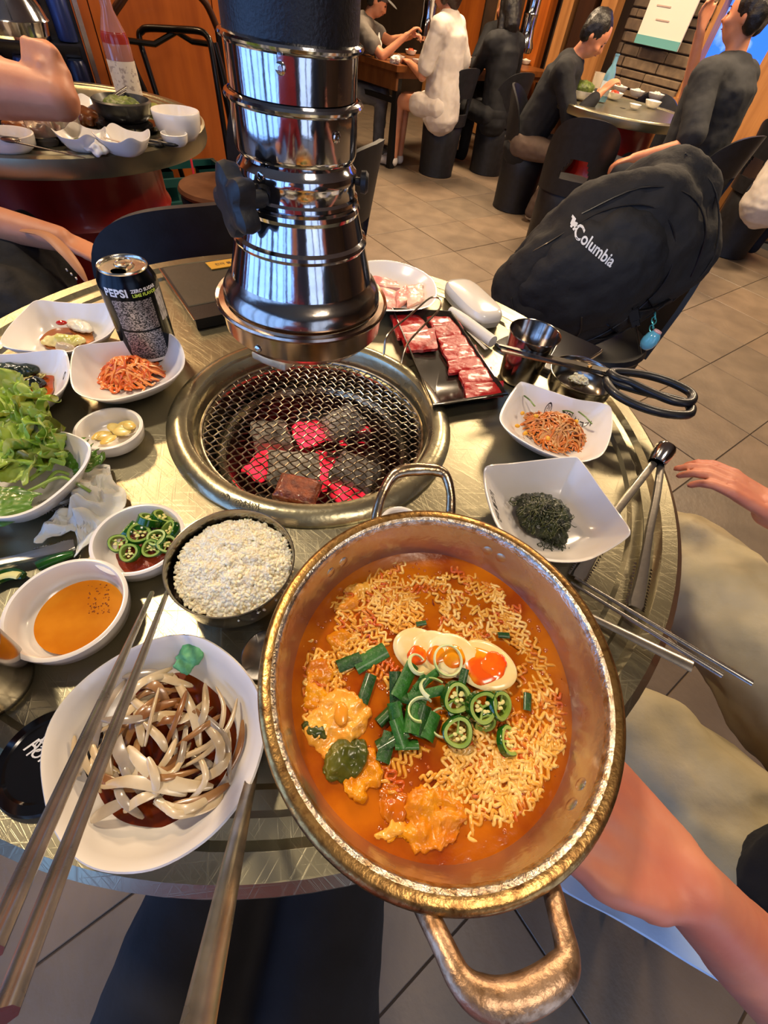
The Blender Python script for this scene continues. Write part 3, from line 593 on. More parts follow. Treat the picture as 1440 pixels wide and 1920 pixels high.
# ================================================================ the ramen pot
PC = V((.0560, .1045, 0)); PSY = 1.05; PZ = .836
BR = M('pot_brass', '#b08a52', .30, .93, '#5f3d1e', 150, (.46, .70), .10, 420, rv=.12, detail=8)
PIN = M('pot_inner', '#cfc9be', .26, .92, '#b3a48e', 22, (.3, .7), .15, 130, rv=.08)
PSL = M('pot_worn_edge', '#ddd6ca', .22, 1., '#a58a68', 160, (.35, .65), .25, 600)
POT = thing('ramen_pot', 'dented golden brass two-handled pot of red ramen in front', 'pot', (PC.x, PC.y, T))
MB().lathe([(.0, T+.0015), (.085, T+.0015), (.094, T+.006), (.100, T+.02), (.105, T+.06), (.108, PZ-.012), (.1115, PZ-.008), (.1165, PZ-.006), (.119, PZ-.003), (.1195, PZ), (.1185, PZ+.0022), (.1155, PZ+.0035), (.1115, PZ+.003)], PC, 128, sy=PSY).build('outer_shell', BR, POT, ang=50)
MB().lathe([(.1116, PZ+.003), (.1095, PZ+.0022), (.1085, PZ+.0005), (.1075, PZ-.003)], PC, 128, sy=PSY).build('worn_rim', PSL, POT, ang=60)
MB().lathe([(.1075, PZ-.003), (.1062, PZ-.008), (.1040, PZ-.018), (.1020, PZ-.032), (.098, PZ-.055), (.09, PZ-.070), (.0, PZ-.074)], PC, 128, sy=PSY).build('inner_wall', PIN, POT, ang=50)
HM = M('handle_metal', '#b8987a', .40, .9, '#7d6044', 110, (.42, .66), .15, 300)
h1 = [P(703, 992, .826), P(706, 965, .832), P(716, 930, .842), P(734, 896, .850), P(752, 884, .853), P(785, 880, .854), P(818, 882, .853), P(836, 893, .850), P(845, 925, .842), P(845, 958, .833), P(843, 980, .826)]
MB().tube(cr(h1, 4), [.0045, .0045, .004, .0045, .0055, .006, .0055, .0045, .004, .0045, .0045], 12, .8).build('handle', M('handle_steel', '#b9a48a', .24, 1., '#96805f', 60, bump=.2, bs=120), POT)
h2 = [P(772, 1655, .824), P(800, 1710, .831), P(832, 1775, .838), P(862, 1835, .842), P(900, 1868, .843), P(950, 1876, .843), (P(1005, 1858, .843)), P(1050, 1825, .842), P(1064, 1790, .840), P(1052, 1735, .836), P(1038, 1680, .830), P(1026, 1635, .824)]
MB().tube(cr(h2, 4), [.005, .0055, .0055, .006, .0075, .0078, .0078, .0075, .006, .0055, .0055, .005], 14, .8).build('handle', HM, POT)
def on_pot(x, y, z):
    p = P(x, y, z); n = (PC-p); n.z = 0; n.normalize(); e_ = PC-n*.1052; e_.y = PC.y+(e_.y-PC.y)*PSY; return e_+V((0, 0, z)), (n+V((0, 0, .25))).normalized()
for x, y in ((645, 1063), (622, 1082), (915, 1040), (938, 1056), (1100, 1470), (1075, 1500)):
    p, n = on_pot(x, y, PZ-.014); MB().lathe([(.0042, -.001), (.0042, .0006), (.003, .0012), (0, .0013)], p, 20, ax=n).build('rivet', PIN, POT)
SZ = .8005
def soup_mat():
    m = M('soup', '#963c02', .09, 0, '#c46a06', 26, (.36, .62), .12, 90, coat=.5, trans=.15, detail=7)
    return m
disc('ramen_broth', V((PC.x, PC.y, 0)), .1018, SZ, soup_mat(), 'oily red-orange ramen broth filling the brass pot', 'soup', poly=[V((PC.x+.1018*cos(2*pi*j/96), PC.y+.1018*PSY*sin(2*pi*j/96), 0)) for j in range(96)])
mb = MB(); rn = random.Random(12)
OILD = M('chili_oil', '#b4560a', .04, 0, '#a04606', 60, coat=.7, trans=.1)
for k in range(420):
    a = rn.uniform(0, 6.28); r_ = .098*sqrt(rn.random()); q = rn.uniform(.0005, .0018); mb.ball((PC.x+r_*cos(a), PC.y+r_*sin(a), SZ+.0002), (q, q, .0004), 8, 4)
mb.build('oil_beads', OILD, None, label='tiny beads of chili oil floating on the ramen broth', cat='oil', kind='stuff')
NOO = [M('noodle', '#e0a440', .24, 0, '#d08a24', 90, coat=.5), M('noodle_pale', '#eec474', .24, 0, '#e0a848', 90, coat=.5), M('noodle_red', '#d0801e', .24, 0, '#c04f08', 90, coat=.5)]
mb = MB(); rn = random.Random(21)
def bundle(cx, cy, ang, L, n, z=SZ, wl=.0074, am=.0020, m=1, spread=.0035, bend=0., rr=.00132):
    c = P(cx, cy, z); dx = V((cos(ang), sin(ang), 0)); dy = V((-dx.y, dx.x, 0)); ph0 = rn.uniform(0, 6)
    for i in range(n):
        o = (i-(n-1)/2)*spread; N_ = int(L/wl*11); pts = []; l0 = rn.uniform(-.003, .003); z0 = rn.uniform(-.0004, .0008)
        for j in range(N_+1):
            s_ = -L/2+L*j/N_; ph = 2*pi*s_/wl+ph0+rn.uniform(-.05, .05)
            p = c+dx*(s_+l0)+dy*(o+am*sin(ph)+bend*s_*s_/L*4)+V((0, 0, z0+.0005*cos(ph)+.0006*sin(s_*200+i)))
            q = p-PC
            if q.xy.length > .0985: continue
            p.z = p.z - .0016*max(0, q.xy.length-.088)/.01
            pts.append(p)
        if len(pts) > 5: mb.tube(pts, rr, 5, m=(m if rn.random() < .75 else rn.randrange(3)))
for b_ in ((530+220, 1130, .5, .03, 5, 1), (700, 1150, 2.2, .028, 5, 1), (740, 1110, 2.5, .03, 6, 0), (800, 1095, .2, .03, 4, 2), (690, 1190, 2.6, .03, 6, 1), (650, 1180, 1.5, .024, 5, 0), (850, 1130, 1.1, .022, 4, 0), (900, 1110, 2.9, .028, 4, 0), (930, 1150, .8, .022, 4, 1), (970, 1180, 2.0, .026, 5, 1), (1000, 1230, 2.2, .026, 4, 0), (880, 1180, .2, .024, 3, 2), (630, 1240, 1.2, .03, 5, 0), (600, 1290, 1.9, .03, 5, 2), (590, 1340, 1.5, .022, 4, 0), (720, 1250, .4, .02, 4, 2), (1010, 1290, 1.0, .026, 4, 0), (1040, 1330, 2.2, .022, 4, 2), (1050, 1385, .9, .026, 6, 1), (1030, 1405, 2.0, .022, 5, 1), (880, 1400, 1.75, .040, 6, 1), (920, 1430, 1.3, .036, 5, 1), (850, 1420, 1.5, .034, 4, 1), (960, 1430, 2.4, .030, 6, 1), (990, 1450, .5, .028, 5, 1), (940, 1480, 2.6, .03, 6, 1), (890, 1480, .1, .028, 4, 1), (970, 1500, 1.1, .024, 5, 1), (1000, 1480, 2.2, .022, 4, 0), (900, 1520, .6, .020, 3, 1), (830, 1470, 2.9, .026, 4, 1), (760, 1420, .9, .024, 3, 0), (730, 1460, 2.3, .022, 3, 2), (1000, 1370, .2, .026, 4, 0), (690, 1110, .9, .018, 4, 0), (780, 1170, 1.8, .024, 4, 0), (960, 1340, 2.8, .02, 3, 2), (640, 1130, 2.4, .018, 4, 0), (860, 1080, 2.6, .018, 3, 2), (955, 1530, .9, .018, 3, 1), (660, 1215, .2, .022, 5, 0), (1060, 1420, 2.8, .018, 4, 1)):
    bundle(b_[0], b_[1], b_[2], b_[3], b_[4], m=b_[5], bend=rn.uniform(-.22, .22))
for k in range(130):
    x, y = rn.choice(((700, 1140), (900, 1140), (960, 1230), (620, 1260), (900, 1450), (970, 1470), (1030, 1370), (830, 1150))); bundle(x+rn.gauss(0, 50), y+rn.gauss(0, 46), rn.uniform(0, 3.1), rn.uniform(.010, .024), rn.choice((1, 2, 2)), m=rn.choice((0, 1, 1, 2)), bend=rn.uniform(-.4, .4), am=.0021)
mb.build('ramen_noodles', NOO, None, ang=0, label='curly orange-stained ramen noodles filling the pot', cat='noodles', kind='stuff').data.shade_smooth()
# egg cloud, poached egg, egg slices
EGGO = M('egg_orange', '#e29a0c', .25, 0, '#c46a04', 45, (.35, .65), .5, 130, coat=.15)
EGGP = M('egg_pale', '#e8b048', .25, 0, '#dc8a20', 40, (.35, .65), .4, 130, coat=.4)
def egg_cloud(name, spots, m, label, seed, cat='egg', amp=.0035):
    mb = MB()
    for (x, y, rx, ry, rz, a) in spots: p = P(x, y, SZ+.001); mb.ball((p.x, p.y, SZ+.0005), (rx, ry, rz), 16, 8, Matrix.Rotation(radians(a), 3, 'Z'))
    return mb.fuse(name, m, None, .0014, 1, lambda q, n: q+n*(amp*nz(q, 150, seed)+amp*.5*nz(q, 380, seed)), label=label, cat=cat)
egg_cloud('poached_egg', ((640, 1345, .019, .018, .0045, 0), (600, 1365, .010, .014, .0035, 30), (668, 1335, .010, .010, .003, 0), (620, 1395, .012, .009, .003, 0)), EGGP, 'pale poached egg floating at the left of the ramen', 1, amp=.0026)
leaf_lump('egg_yolk', (640, 1338), SZ+.0055, (.0055, .0085, .0022), 10, M('yolk_pale', '#e0962c', .2, coat=.5, sss=.2), 'soft yolk bulge on the poached egg at the left', 'egg', 3, amp=.05)
egg_cloud('egg_ribbon', ((690, 1440, .014, .008, .003, -50), (665, 1475, .012, .006, .003, -40), (655, 1450, .008, .006, .002, 0)), EGGO, 'orange egg ribbon below the poached egg', 2)
egg_cloud('egg_ribbon', ((800, 1530, .018, .014, .0032, 10), (842, 1515, .008, .015, .003, 20), (790, 1567, .016, .007, .0025, 0), (750, 1560, .009, .004, .002, 30), (833, 1555, .012, .008, .0025, 40), (780, 1505, .006, .010, .002, -30)), EGGO, 'large ruffled orange egg ribbon at the front of the ramen', 3, amp=.005)
egg_cloud('egg_ribbon', ((745, 1545, .010, .004, .002, 60), (730, 1560, .010, .003, .002, 20)), EGGP, 'thin yellow egg wisp left of the large ruffled one', 4)
egg_cloud('egg_ribbon', ((665, 1110, .009, .008, .003, 0), (655, 1130, .008, .008, .003, 0), (690, 1100, .006, .005, .002, 0)), EGGP, 'fluffy egg curd at the upper left of the ramen', 5)
egg_cloud('egg_ribbon', ((600, 1260, .010, .012, .002, 0), (590, 1300, .008, .012, .002, 0), (640, 1200, .010, .008, .0018, 40)), EGGO, 'orange egg foam along the left wall of the pot', 6)
egg_cloud('onion_piece', ((735, 1505, .009, .012, .002, 10),), M('onion_orange', '#c8740f', .2, 0, '#b85e08', 40, coat=.4), 'translucent orange onion piece under the broth at lower left', 7, 'onion')
EW = M('egg_white', '#eddcae', .25, 0, '#e6c98a', 40, coat=.4, sss=.25); EY = M('egg_yolk', '#e8940c', .2, 0, '#e0540a', 45, (.42, .56), coat=.6, sss=.2)
def egg_slice(x, y, rx, ry, rot, tilt, dz, yr, label, yo=(0, 0)):
    p = P(x, y, SZ+dz); R = Matrix.Rotation(radians(rot), 3, 'Z') @ Matrix.Rotation(radians(tilt), 3, 'Y'); t = thing('egg_slice', label, 'egg', p, 'egg slices on the ramen')
    mb = MB(); n = 40; prof = [(.02, .0016), (.8, .0016), (.96, .0008), (1, 0), (.96, -.001), (.02, -.0016)]
    mb.loft([[p+R @ V((rx*s_*cos(2*pi*j/n)*(1+.12*cos(2*pi*j/n)), ry*s_*sin(2*pi*j/n), h_)) for j in range(n)] for s_, h_ in prof]); mb.build('egg_white', EW, t)
    mb = MB(); prof = [(.02, .0030), (.6, .0028), (.9, .0022), (1, .0012)]
    mb.loft([[p+R @ V((yo[0]+yr*s_*cos(2*pi*j/n), yo[1]+yr*.95*s_*sin(2*pi*j/n)*(1+.1*sin(3*2*pi*j/n)), h_)) for j in range(n)] for s_, h_ in prof]); mb.build('yolk', EY, t); return t
egg_slice(785, 1225, .0165, .021, 60, -8, .003, .008, 'leftmost pale egg slice, half hidden under the next one', (-.002, 0))
egg_slice(818, 1228, .0155, .021, 65, -8, .0045, .0085, 'second egg slice from the left, white with a yellow centre')
egg_slice(850, 1232, .0150, .021, 70, -8, .006, .009, 'third egg slice, tucked beside the big halved egg')
egg_slice(905, 1245, .0225, .0185, -15, -6, .0065, .0145, 'largest egg slice with a runny orange-red yolk', (.0, -.0015))
leaf_lump('runny_yolk', (925, 1250), SZ+.0095, (.0105, .0125, .0016), -25, M('yolk_red', '#f04808', .12, 0, '#e86a0c', 60, coat=.7, sss=.2), 'bright orange-red runny yolk on the largest egg slice', 'egg', 9, amp=.1)
# chili rings and scallions on the ramen
for i, (x, y, n_, R, L_, dz, lb) in enumerate((
  (855, 1308, (.25, -.35, 1), .0105, .006, .012, 'upper left green chili ring on the ramen, standing on another ring'),
  (862, 1325, (.1, -.3, 1), .0095, .005, .006, 'chili ring lying under the upper left ring'),
  (858, 1372, (.0, -.4, 1), .0100, .006, .008, 'lowest chili ring, full of pale seeds'),
  (903, 1325, (.3, -.4, 1), .0110, .006, .012, 'middle green chili ring with a hollow white core'),
  (935, 1322, (.6, -.2, .9), .0100, .006, .008, 'rightmost dark chili ring leaning against the middle one'),
  (908, 1350, (.2, -.8, .6), .0080, .006, .004, 'small chili piece under the middle ring'),
  (953, 1390, (.55, .1, .9), .0100, .004, .001, 'half sunken chili ring at the lower right of the others'))):
    p = P(x, y, SZ+dz); chili_ring(p, n_, R, L_, lb, 'chili rings on the ramen', i+3)
SC = M('scallion_green', '#1b5417', .42, 0, '#2c6c22', 160, (.35, .65), .3, 300, coat=.15); SC2 = M('scallion_dark', '#113a0d', .42, 0, '#1d5014', 160, (.35, .65), .3, 300, coat=.15); SCW = M('scallion_white', '#d8dfae', .3, 0, '#b4cc7c', 50, coat=.3, sss=.2)
def sheet(name, c, ax, L, W, curl, m, label, cat, group=None, tilt=0.):
    ax = V(ax).normalized(); sd = ax.cross(V((0, 0, 1))).normalized(); up = sd.cross(ax); nu, nv = 7, 8; th = .0007
    def g(off): return [[c+ax*(L*(i/(nu-1)-.5))+sd*((W/curl)*sin(curl*(j/(nv-1)-.5)))+up*((W/curl)*(cos(curl*(j/(nv-1)-.5))-1)+off+tilt*(j/(nv-1)-.5)*W) for j in range(nv)] for i in range(nu)]
    a = g(0); b = g(-th); mb = MB(); mb.loft([ra+list(reversed(rb_)) for ra, rb_ in zip(a, b)]); return mb.build(name, m, None, ang=50, label=label, cat=cat, group=group)
rn = random.Random(9); gsc = 'cut scallion pieces heaped on the ramen'
for i, (x, y, a, L_, W, m, dz) in enumerate(((760, 1275, 70, .026, .011, SC, .010), (742, 1290, 100, .022, .009, SC2, .007), (785, 1290, 60, .02, .008, SC, .008), (800, 1300, 20, .026, .007, SC, .010), (770, 1310, -10, .022, .009, SC2, .008), (800, 1275, 45, .022, .006, SC, .009), (730, 1335, 50, .020, .010, SC2, .006), (745, 1350, 110, .022, .010, SC, .009), (775, 1345, 85, .020, .012, SC, .010), (792, 1352, 80, .020, .010, SC2, .009), (808, 1360, 75, .018, .011, SC, .007), (735, 1385, 35, .022, .010, SC2, .006), (750, 1375, 120, .018, .009, SC, .009), (725, 1400, 80, .018, .010, SC2, .005), (868, 1275, 80, .016, .006, SC2, .010), (763, 1395, 10, .016, .008, SC, .006))):
    sheet('scallion_piece', P(x, y, SZ+dz), (cos(radians(a)), sin(radians(a)), rn.uniform(-.15, .3)), L_, W, rn.uniform(1.2, 2.6), m, 'green scallion piece in the pile at the middle of the ramen', 'scallion', gsc, rn.uniform(-.5, .5))
for x, y, a, L_, W, lb in ((695, 1232, 38, .026, .013, 'large dark green scallion slab left of the egg slices'), (655, 1240, 30, .018, .010, 'dark wilted scallion leaf at the far left end of the slab'), (945, 1190, 5, .009, .005, 'tiny scallion fleck at the upper right of the eggs'), (990, 1315, 85, .012, .006, 'small square scallion piece near the right wall'), (688, 1290, 80, .02, .009, 'sunken scallion piece above the poached egg'), (790, 1168, 20, .008, .004, 'tiny scallion fleck above the egg slices')):
    sheet('scallion_piece', P(x, y, SZ+.004), (cos(radians(a)), sin(radians(a)), .05), L_, W, 1.4, SC if W > .012 else SC2, lb, 'scallion')
def sring(x, y, R, dz, n_, label, arc=1.):
    c = P(x, y, SZ+dz); n_ = V(n_).normalized(); a = n_.orthogonal().normalized(); b = n_.cross(a); k = int(28*arc)
    pts = [c+(a*cos(2*pi*j/28)+b*sin(2*pi*j/28))*R for j in range(k)]
    MB().tube(pts, .0009, 6, 1.8, closed=arc >= 1).build('scallion_ring', SCW, None, label=label, cat='scallion')
sring(840, 1238, .0105, .012, (.2, -.2, 1), 'pale scallion ring lying over the egg slices')
sring(783, 1245, .007, .013, (.5, .2, 1), 'curly white scallion ring on the leftmost egg slice', .8)
sring(815, 1292, .010, .012, (.1, .6, 1), 'thin pale scallion curl right of the green pile', .6)
sring(790, 1330, .0085, .013, (-.4, .3, 1), 'thin scallion curl above the heap', .7)
sring(830, 1355, .009, .004, (0, 0, 1), 'scallion curl between the pile and the chili rings', .7)
GK = M('greens_dark', '#2f3d12', .3, 0, '#5d5c17', 40, coat=.3)
leaf_lump('greens_clump', (645, 1425), SZ+.002, (.017, .011, .005), 35, GK, 'wilted dark greens under the poached egg at the left', 'vegetable', 5, amp=.4)
leaf_lump('greens_clump', (590, 1368), SZ+.0015, (.006, .010, .004), 60, GK, 'small dark green bit at the far left wall of the pot', 'vegetable', 6, amp=.4)
leaf_lump('chili_flake', (812, 1128), SZ+.0015, (.0012, .005, .001), 10, M('chili_flake', '#6e1206', .3), 'dark red chili flake near the top of the ramen', 'chili', 7, amp=.1)
# ================================================================ onion plate
pts = [(345, 1189), (390, 1200), (440, 1235), (480, 1285), (499, 1345), (495, 1400), (470, 1475), (425, 1540), (370, 1590), (300, 1628), (235, 1639), (175, 1630), (130, 1600), (95, 1545), (78, 1470), (77, 1410), (95, 1350), (130, 1300), (180, 1255), (240, 1218), (295, 1196)]
pl, pcn = dish_px('oval_plate', 'large teardrop white plate of sliced onion in soy sauce', [(x, y, .003*sin(i)) for i, (x, y) in enumerate(pts)], .034, (285, 1400), cat='plate', sub=4, prO=[(0, 0), (.50, 0), (.56, .03), (.74, .25), (.9, .65), (.98, .95), (1, 1)], prI=[(.985, 1.03), (.955, .98), (.90, .75), (.78, .38), (.66, .18), (.5, .1), (0, .09)])
SOY = M('soy_sauce', '#5a1f06', .05, 0, '#7d3209', 18, trans=.25, coat=.4)
poly = cr([P(x, y, T+.009) for x, y in ((300, 1262), (370, 1262), (420, 1290), (448, 1340), (455, 1400), (435, 1450), (395, 1500), (330, 1545), (270, 1550), (215, 1530), (180, 1470), (190, 1400), (230, 1330))], 5, True)
disc('soy_sauce', sum(poly, V())/len(poly), 0, T+.0095, SOY, 'dark soy sauce pooled under the sliced onion', 'sauce', poly=poly)
ON = [M('onion_white', '#cdbb9a', .3, 0, '#b39a72', 35, coat=.3, sss=.1), M('onion_stained', '#9c7448', .28, 0, '#7a4c24', 35, coat=.4, sss=.2), M('onion_clear', '#bfb2a0', .2, 0, '#a39482', 35, coat=.4, sss=.2, trans=.3)]
def onion(p3, w, m, z=0):
    pts_ = cr([P(x, y, T+.014+h_) for x, y, h_ in p3], 5); n = len(pts_); mb = MB(); rings = []
    for i, p in enumerate(pts_):
        t = (pts_[min(i+1, n-1)]-pts_[max(i-1, 0)]).normalized(); sd = t.cross(V((0, 0, 1))).normalized(); k = max(.12, sin(pi*(i+.3)/(n-.4))**.45)*w*.62; up = V((0, 0, 1))
        rings.append([p+sd*k*cos(a*2*pi/8)+up*(.0011*sin(a*2*pi/8)+.25*k*cos(a*2*pi/8)**2) for a in range(8)])
    mb.loft(rings); return mb.build('onion_slice', ON[m], None, ang=60, label='curved sliver of raw onion in the plate of soy sauce', cat='onion', group='sliced onion on the teardrop plate')
for s_ in (
 ([(265, 1285, .006), (300, 1272, .010), (335, 1280, .008), (362, 1287, .004)], .0045, 0), ([(250, 1300, .008), (262, 1360, .012), (268, 1400, .008)], .0045, 0),
 ([(298, 1290, .016), (285, 1340, .018), (272, 1400, .012)], .0022, 0), ([(350, 1295, .012), (335, 1340, .014), (310, 1400, .008)], .0035, 1),
 ([(235, 1300, .010), (280, 1335, .013), (340, 1350, .011), (390, 1310, .006)], .0050, 0), ([(270, 1355, .014), (300, 1385, .014), (312, 1410, .010)], .0045, 0),
 ([(405, 1288, .008), (420, 1330, .010), (400, 1390, .010), (330, 1425, .008), (295, 1440, .006)], .0032, 0), ([(445, 1310, .008), (430, 1360, .010), (390, 1410, .010), (340, 1440, .006)], .0030, 0),
 ([(415, 1340, .006), (380, 1365, .010), (330, 1400, .008)], .0035, 1), ([(400, 1325, .004), (360, 1355, .006), (330, 1370, .004)], .0030, 1),
 ([(215, 1360, .010), (225, 1410, .014), (250, 1450, .012)], .0065, 2), ([(240, 1400, .013), (275, 1440, .015), (330, 1470, .012), (400, 1475, .006)], .0070, 0),
 ([(190, 1475, .008), (240, 1465, .014), (300, 1475, .014), (350, 1490, .008)], .0060, 0), ([(180, 1450, .006), (215, 1470, .010), (260, 1480, .008)], .0050, 1),
 ([(278, 1420, .018), (292, 1460, .018), (290, 1495, .012)], .0045, 0), ([(232, 1522, .006), (260, 1500, .014), (300, 1485, .012)], .0050, 0),
 ([(290, 1500, .010), (340, 1522, .010), (400, 1505, .006), (415, 1480, .004)], .0060, 0), ([(140, 1380, .010), (140, 1430, .006), (150, 1455, .004)], .0035, 0),
 ([(190, 1350, .014), (240, 1350, .016), (285, 1345, .012)], .0045, 2), ([(155, 1385, .008), (200, 1365, .012), (240, 1350, .012)], .0025, 0),
 ([(455, 1350, .006), (450, 1400, .004), (425, 1455, .002)], .0035, 1), ([(430, 1470, .004), (380, 1500, .008), (320, 1510, .008)], .0050, 1),
 ([(110, 1455, .006), (140, 1450, .006), (170, 1430, .008)], .0030, 2), ([(170, 1540, .004), (200, 1520, .006), (240, 1500, .008)], .0060, 2), ([(210, 1400, .006), (205, 1440, .006), (190, 1470, .004)], .004, 1),
 ([(330, 1385, .012), (315, 1420, .014), (295, 1445, .010)], .004, 0), ([(360, 1420, .004), (385, 1435, .005), (400, 1440, .003)], .006, 2), ([(230, 1270, .008), (280, 1262, .008), (320, 1270, .006)], .005, 2)):
    onion(*s_)
rn = random.Random(78)
for k in range(34):
    an = rn.uniform(0, 6.28); r_ = rn.uniform(20, 118); x, y = 295+r_*cos(an)*.95, 1400+r_*sin(an); a = an+pi/2+rn.gauss(0, .5); L_ = rn.uniform(45, 80); b = -rn.uniform(10, 34)
    onion([(x-L_*cos(a), y-L_*sin(a), .004), (x-b*sin(a), y+b*cos(a), .010+rn.uniform(0, .006)), (x+L_*cos(a), y+L_*sin(a), .004)], rn.uniform(.003, .0055), rn.choice((0, 0, 1, 2)))
WAS = M('wasabi', '#4c9560', .6, 0, '#66ab76', 60, bump=.6, bs=120)
p = P(352, 1228, T+.03); mb = MB(); mb.box(p+V((.001, .003, -.004)), (.018, .014, .008), -.12, ch=.0025); mb.box(p+V((-.002, -.007, -.006)), (.014, .008, .007), -.3, ch=.002)
mb.fuse('wasabi', WAS, None, .0011, 1, lambda q, n: q+n*(.0016*nz(q, 260, 2)), label='dab of green wasabi on the rim of the onion plate', cat='wasabi')
# ---------------------------------------------------------------- cutlery
CH = M('cutlery_steel', '#a9a49e', .26, .92, '#8c8985', 60, rv=.06)
def chop(a, b, ra, rb, name, label, group=None, cat='chopstick', flat=.75, n=8, m=None):
    return MB().tube([a.lerp(b, i/6) for i in range(7)], [ra, rb], n, flat).build(name, m or CH, None, ang=50, label=label, cat=cat, group=group)
chop(P(285, 1111, .798), D(-22, 1790, .165), .0019, .0031, 'chopstick', 'left one of the steel chopsticks held over the onion plate', 'chopsticks over the onion plate')
chop(P(314, 1109, .798), D(6, 1905, .160), .0019, .0031, 'chopstick', 'right one of the steel chopsticks held over the onion plate', 'chopsticks over the onion plate')
# spoon from under the onion plate up to the photographer
SP = thing('spoon', 'long flat-handled steel spoon leaning out from under the onion plate', 'spoon', P(470, 1400, T))
a = P(488, 1300, T+.006); b = P(474, 1440, T+.02); c = D(368, 1935, .215)
mb = MB(); mb.tube(cr([a, b, b.lerp(c, .3), b.lerp(c, .65), c], 4), [.0035, .0038, .0042, .0050, .0056], 8, .30, up=(.15, .35, .9)); mb.build('handle', CH, SP)
p = P(492, 1228, T+.004); mb = MB(); ax_ = (a-p).normalized(); pr_ = []
for s_, h_ in ((.02, .001), (.6, .0015), (1, .0055), (.95, .0058), (.55, .0025), (.02, .002)): pr_.append([V((p.x+.0165*s_*cos(t_*pi/16), p.y+.021*s_*sin(t_*pi/16), T+h_)) for t_ in range(32)])
mb.loft(pr_); mb.build('bowl', CH, SP)
# right-hand set resting on the table rim
chop(P(1078, 1083, T+.012), P(1410, 1281, T+.028), .0018, .0030, 'chopstick', 'longer steel chopstick crossing the right rim of the table', 'chopsticks on the right rim')
chop(P(1070, 1092, T+.012), P(1354, 1266, T+.027), .0018, .0030, 'chopstick', 'shorter steel chopstick crossing the right rim, beside the spoon', 'chopsticks on the right rim')
SP2 = thing('spoon', 'steel spoon with flat handle crossing the right rim below the chopsticks', 'spoon', P(1150, 1180, T))
a = P(1060, 1132, T+.006); b = P(1298, 1250, T+.026)
mb = MB(); mb.tube([a.lerp(b, i/8) for i in range(9)], [.0028, .0045, .0062], 8, .28, up=(0, 0, 1)); mb.build('handle', CH, SP2)
p = P(1010, 1110, T+.003); mb = MB(); mb.ball(p+V((0, 0, .002)), (.020, .015, .004), 20, 8); mb.build('bowl', CH, SP2)
# ---------------------------------------------------------------- soda can
CB = P(290, 668, T); CB = V((CB.x, CB.y, T+.0005)); CR_ = .033; CHH = .120
CAN = thing('soda_can', 'black and grey soda can standing left of the exhaust duct', 'can', CB)
CANB = M('can_black', '#0c1016', .22, .6); CANG = M('can_print', '#2a2a2c', .3, .5, '#a09a98', 520, (.46, .54), sc=(1, 1, 1.8)); ALU = M('aluminium', '#c9c4b4', .22, 1., bump=.03, bs=200)
MB().lathe([(.0255, 0), (.0265, .002), (.0325, .011), (.033, .014), (.033, .099), (.0325, .104), (.029, .112), (.0268, .117)], CB, 64).build('can_body', CANB, CAN, ang=50)
MB().lathe([(.0268, .117), (.0272, .1185), (.0262, .1198), (.0252, .1190), (.0245, .1165), (.0, .1165)], CB, 64).build('can_lid', ALU, CAN, ang=40)
mb = MB(); mb.tube([CB+V((.0085*cos(a*pi/14)+.000, .0115*sin(a*pi/14)+.003, .1195)) for a in range(28)], .0011, 6, closed=True); mb.lathe([(.0045, 0), (.0045, .0016), (.002, .002), (0, .002)], CB+V((0, -.0015, .118)), 20); mb.build('pull_tab', ALU, CAN)
mb = MB(); mb.loft([[CB+V((.002+.0085*s_*cos(a*pi/14), -.0135+.0065*s_*sin(a*pi/14), .11705)) for a in range(28)] for s_ in (.05, 1)]); mb.build('opening', M('void', '#050505', .8), CAN, ang=0)
cdir = atan2(-CB.y, -CB.x)   # side of the can that faces the near edge
def can_fn(a0, z0, R=.0332): return lambda x, y: CB+V(((R if z0+y < .1035 else R-(z0+y-.1035)*.44)*cos(cdir+a0+x/.033), (R if z0+y < .1035 else R-(z0+y-.1035)*.44)*sin(cdir+a0+x/.033), z0+y))
def can_patch(name, a0, w_, z0, h_, m, R=.03312):
    f = can_fn(a0, z0, R); mb = MB(); nx = max(2, int(w_/.002)); ny = max(2, int(h_/.004))
    mb.loft([[f(-w_/2+w_*i/nx, -h_/2+h_*j/ny) for i in range(nx+1)] for j in range(ny+1)], False, False, closed=False); return mb.build(name, m, CAN, ang=0)
can_patch('fine_print', -.12, .046, .0735, .036, CANG); can_patch('fine_print', -.12, .046, .035, .036, CANG)
can_patch('barcode_label', .98, .013, .078, .036, M('barcode', '#c8c4c2', .4, 0, '#6a6668', 420, (.5, .54), sc=(3, 3, .3)), .0332)
can_patch('white_band', -.15, .044, .0145, .004, M('print_white', '#d8d4d0', .4), .0332)
PW = M('print_white', '#d8d4d0', .4); PG = M('print_green', '#b8d04a', .4)
text_mesh('PEPSI', .0120, can_fn(-.56, .1000, .0334), 'lettering', PW, CAN, bold=.0004)
text_mesh('ZERO SUGAR', .0050, can_fn(.42, .1022, .0334), 'lettering', PW, CAN, bold=.0002)
text_mesh('LIME FLAVOR', .0050, can_fn(.42, .0972, .0334), 'lettering', PG, CAN, bold=.0002)
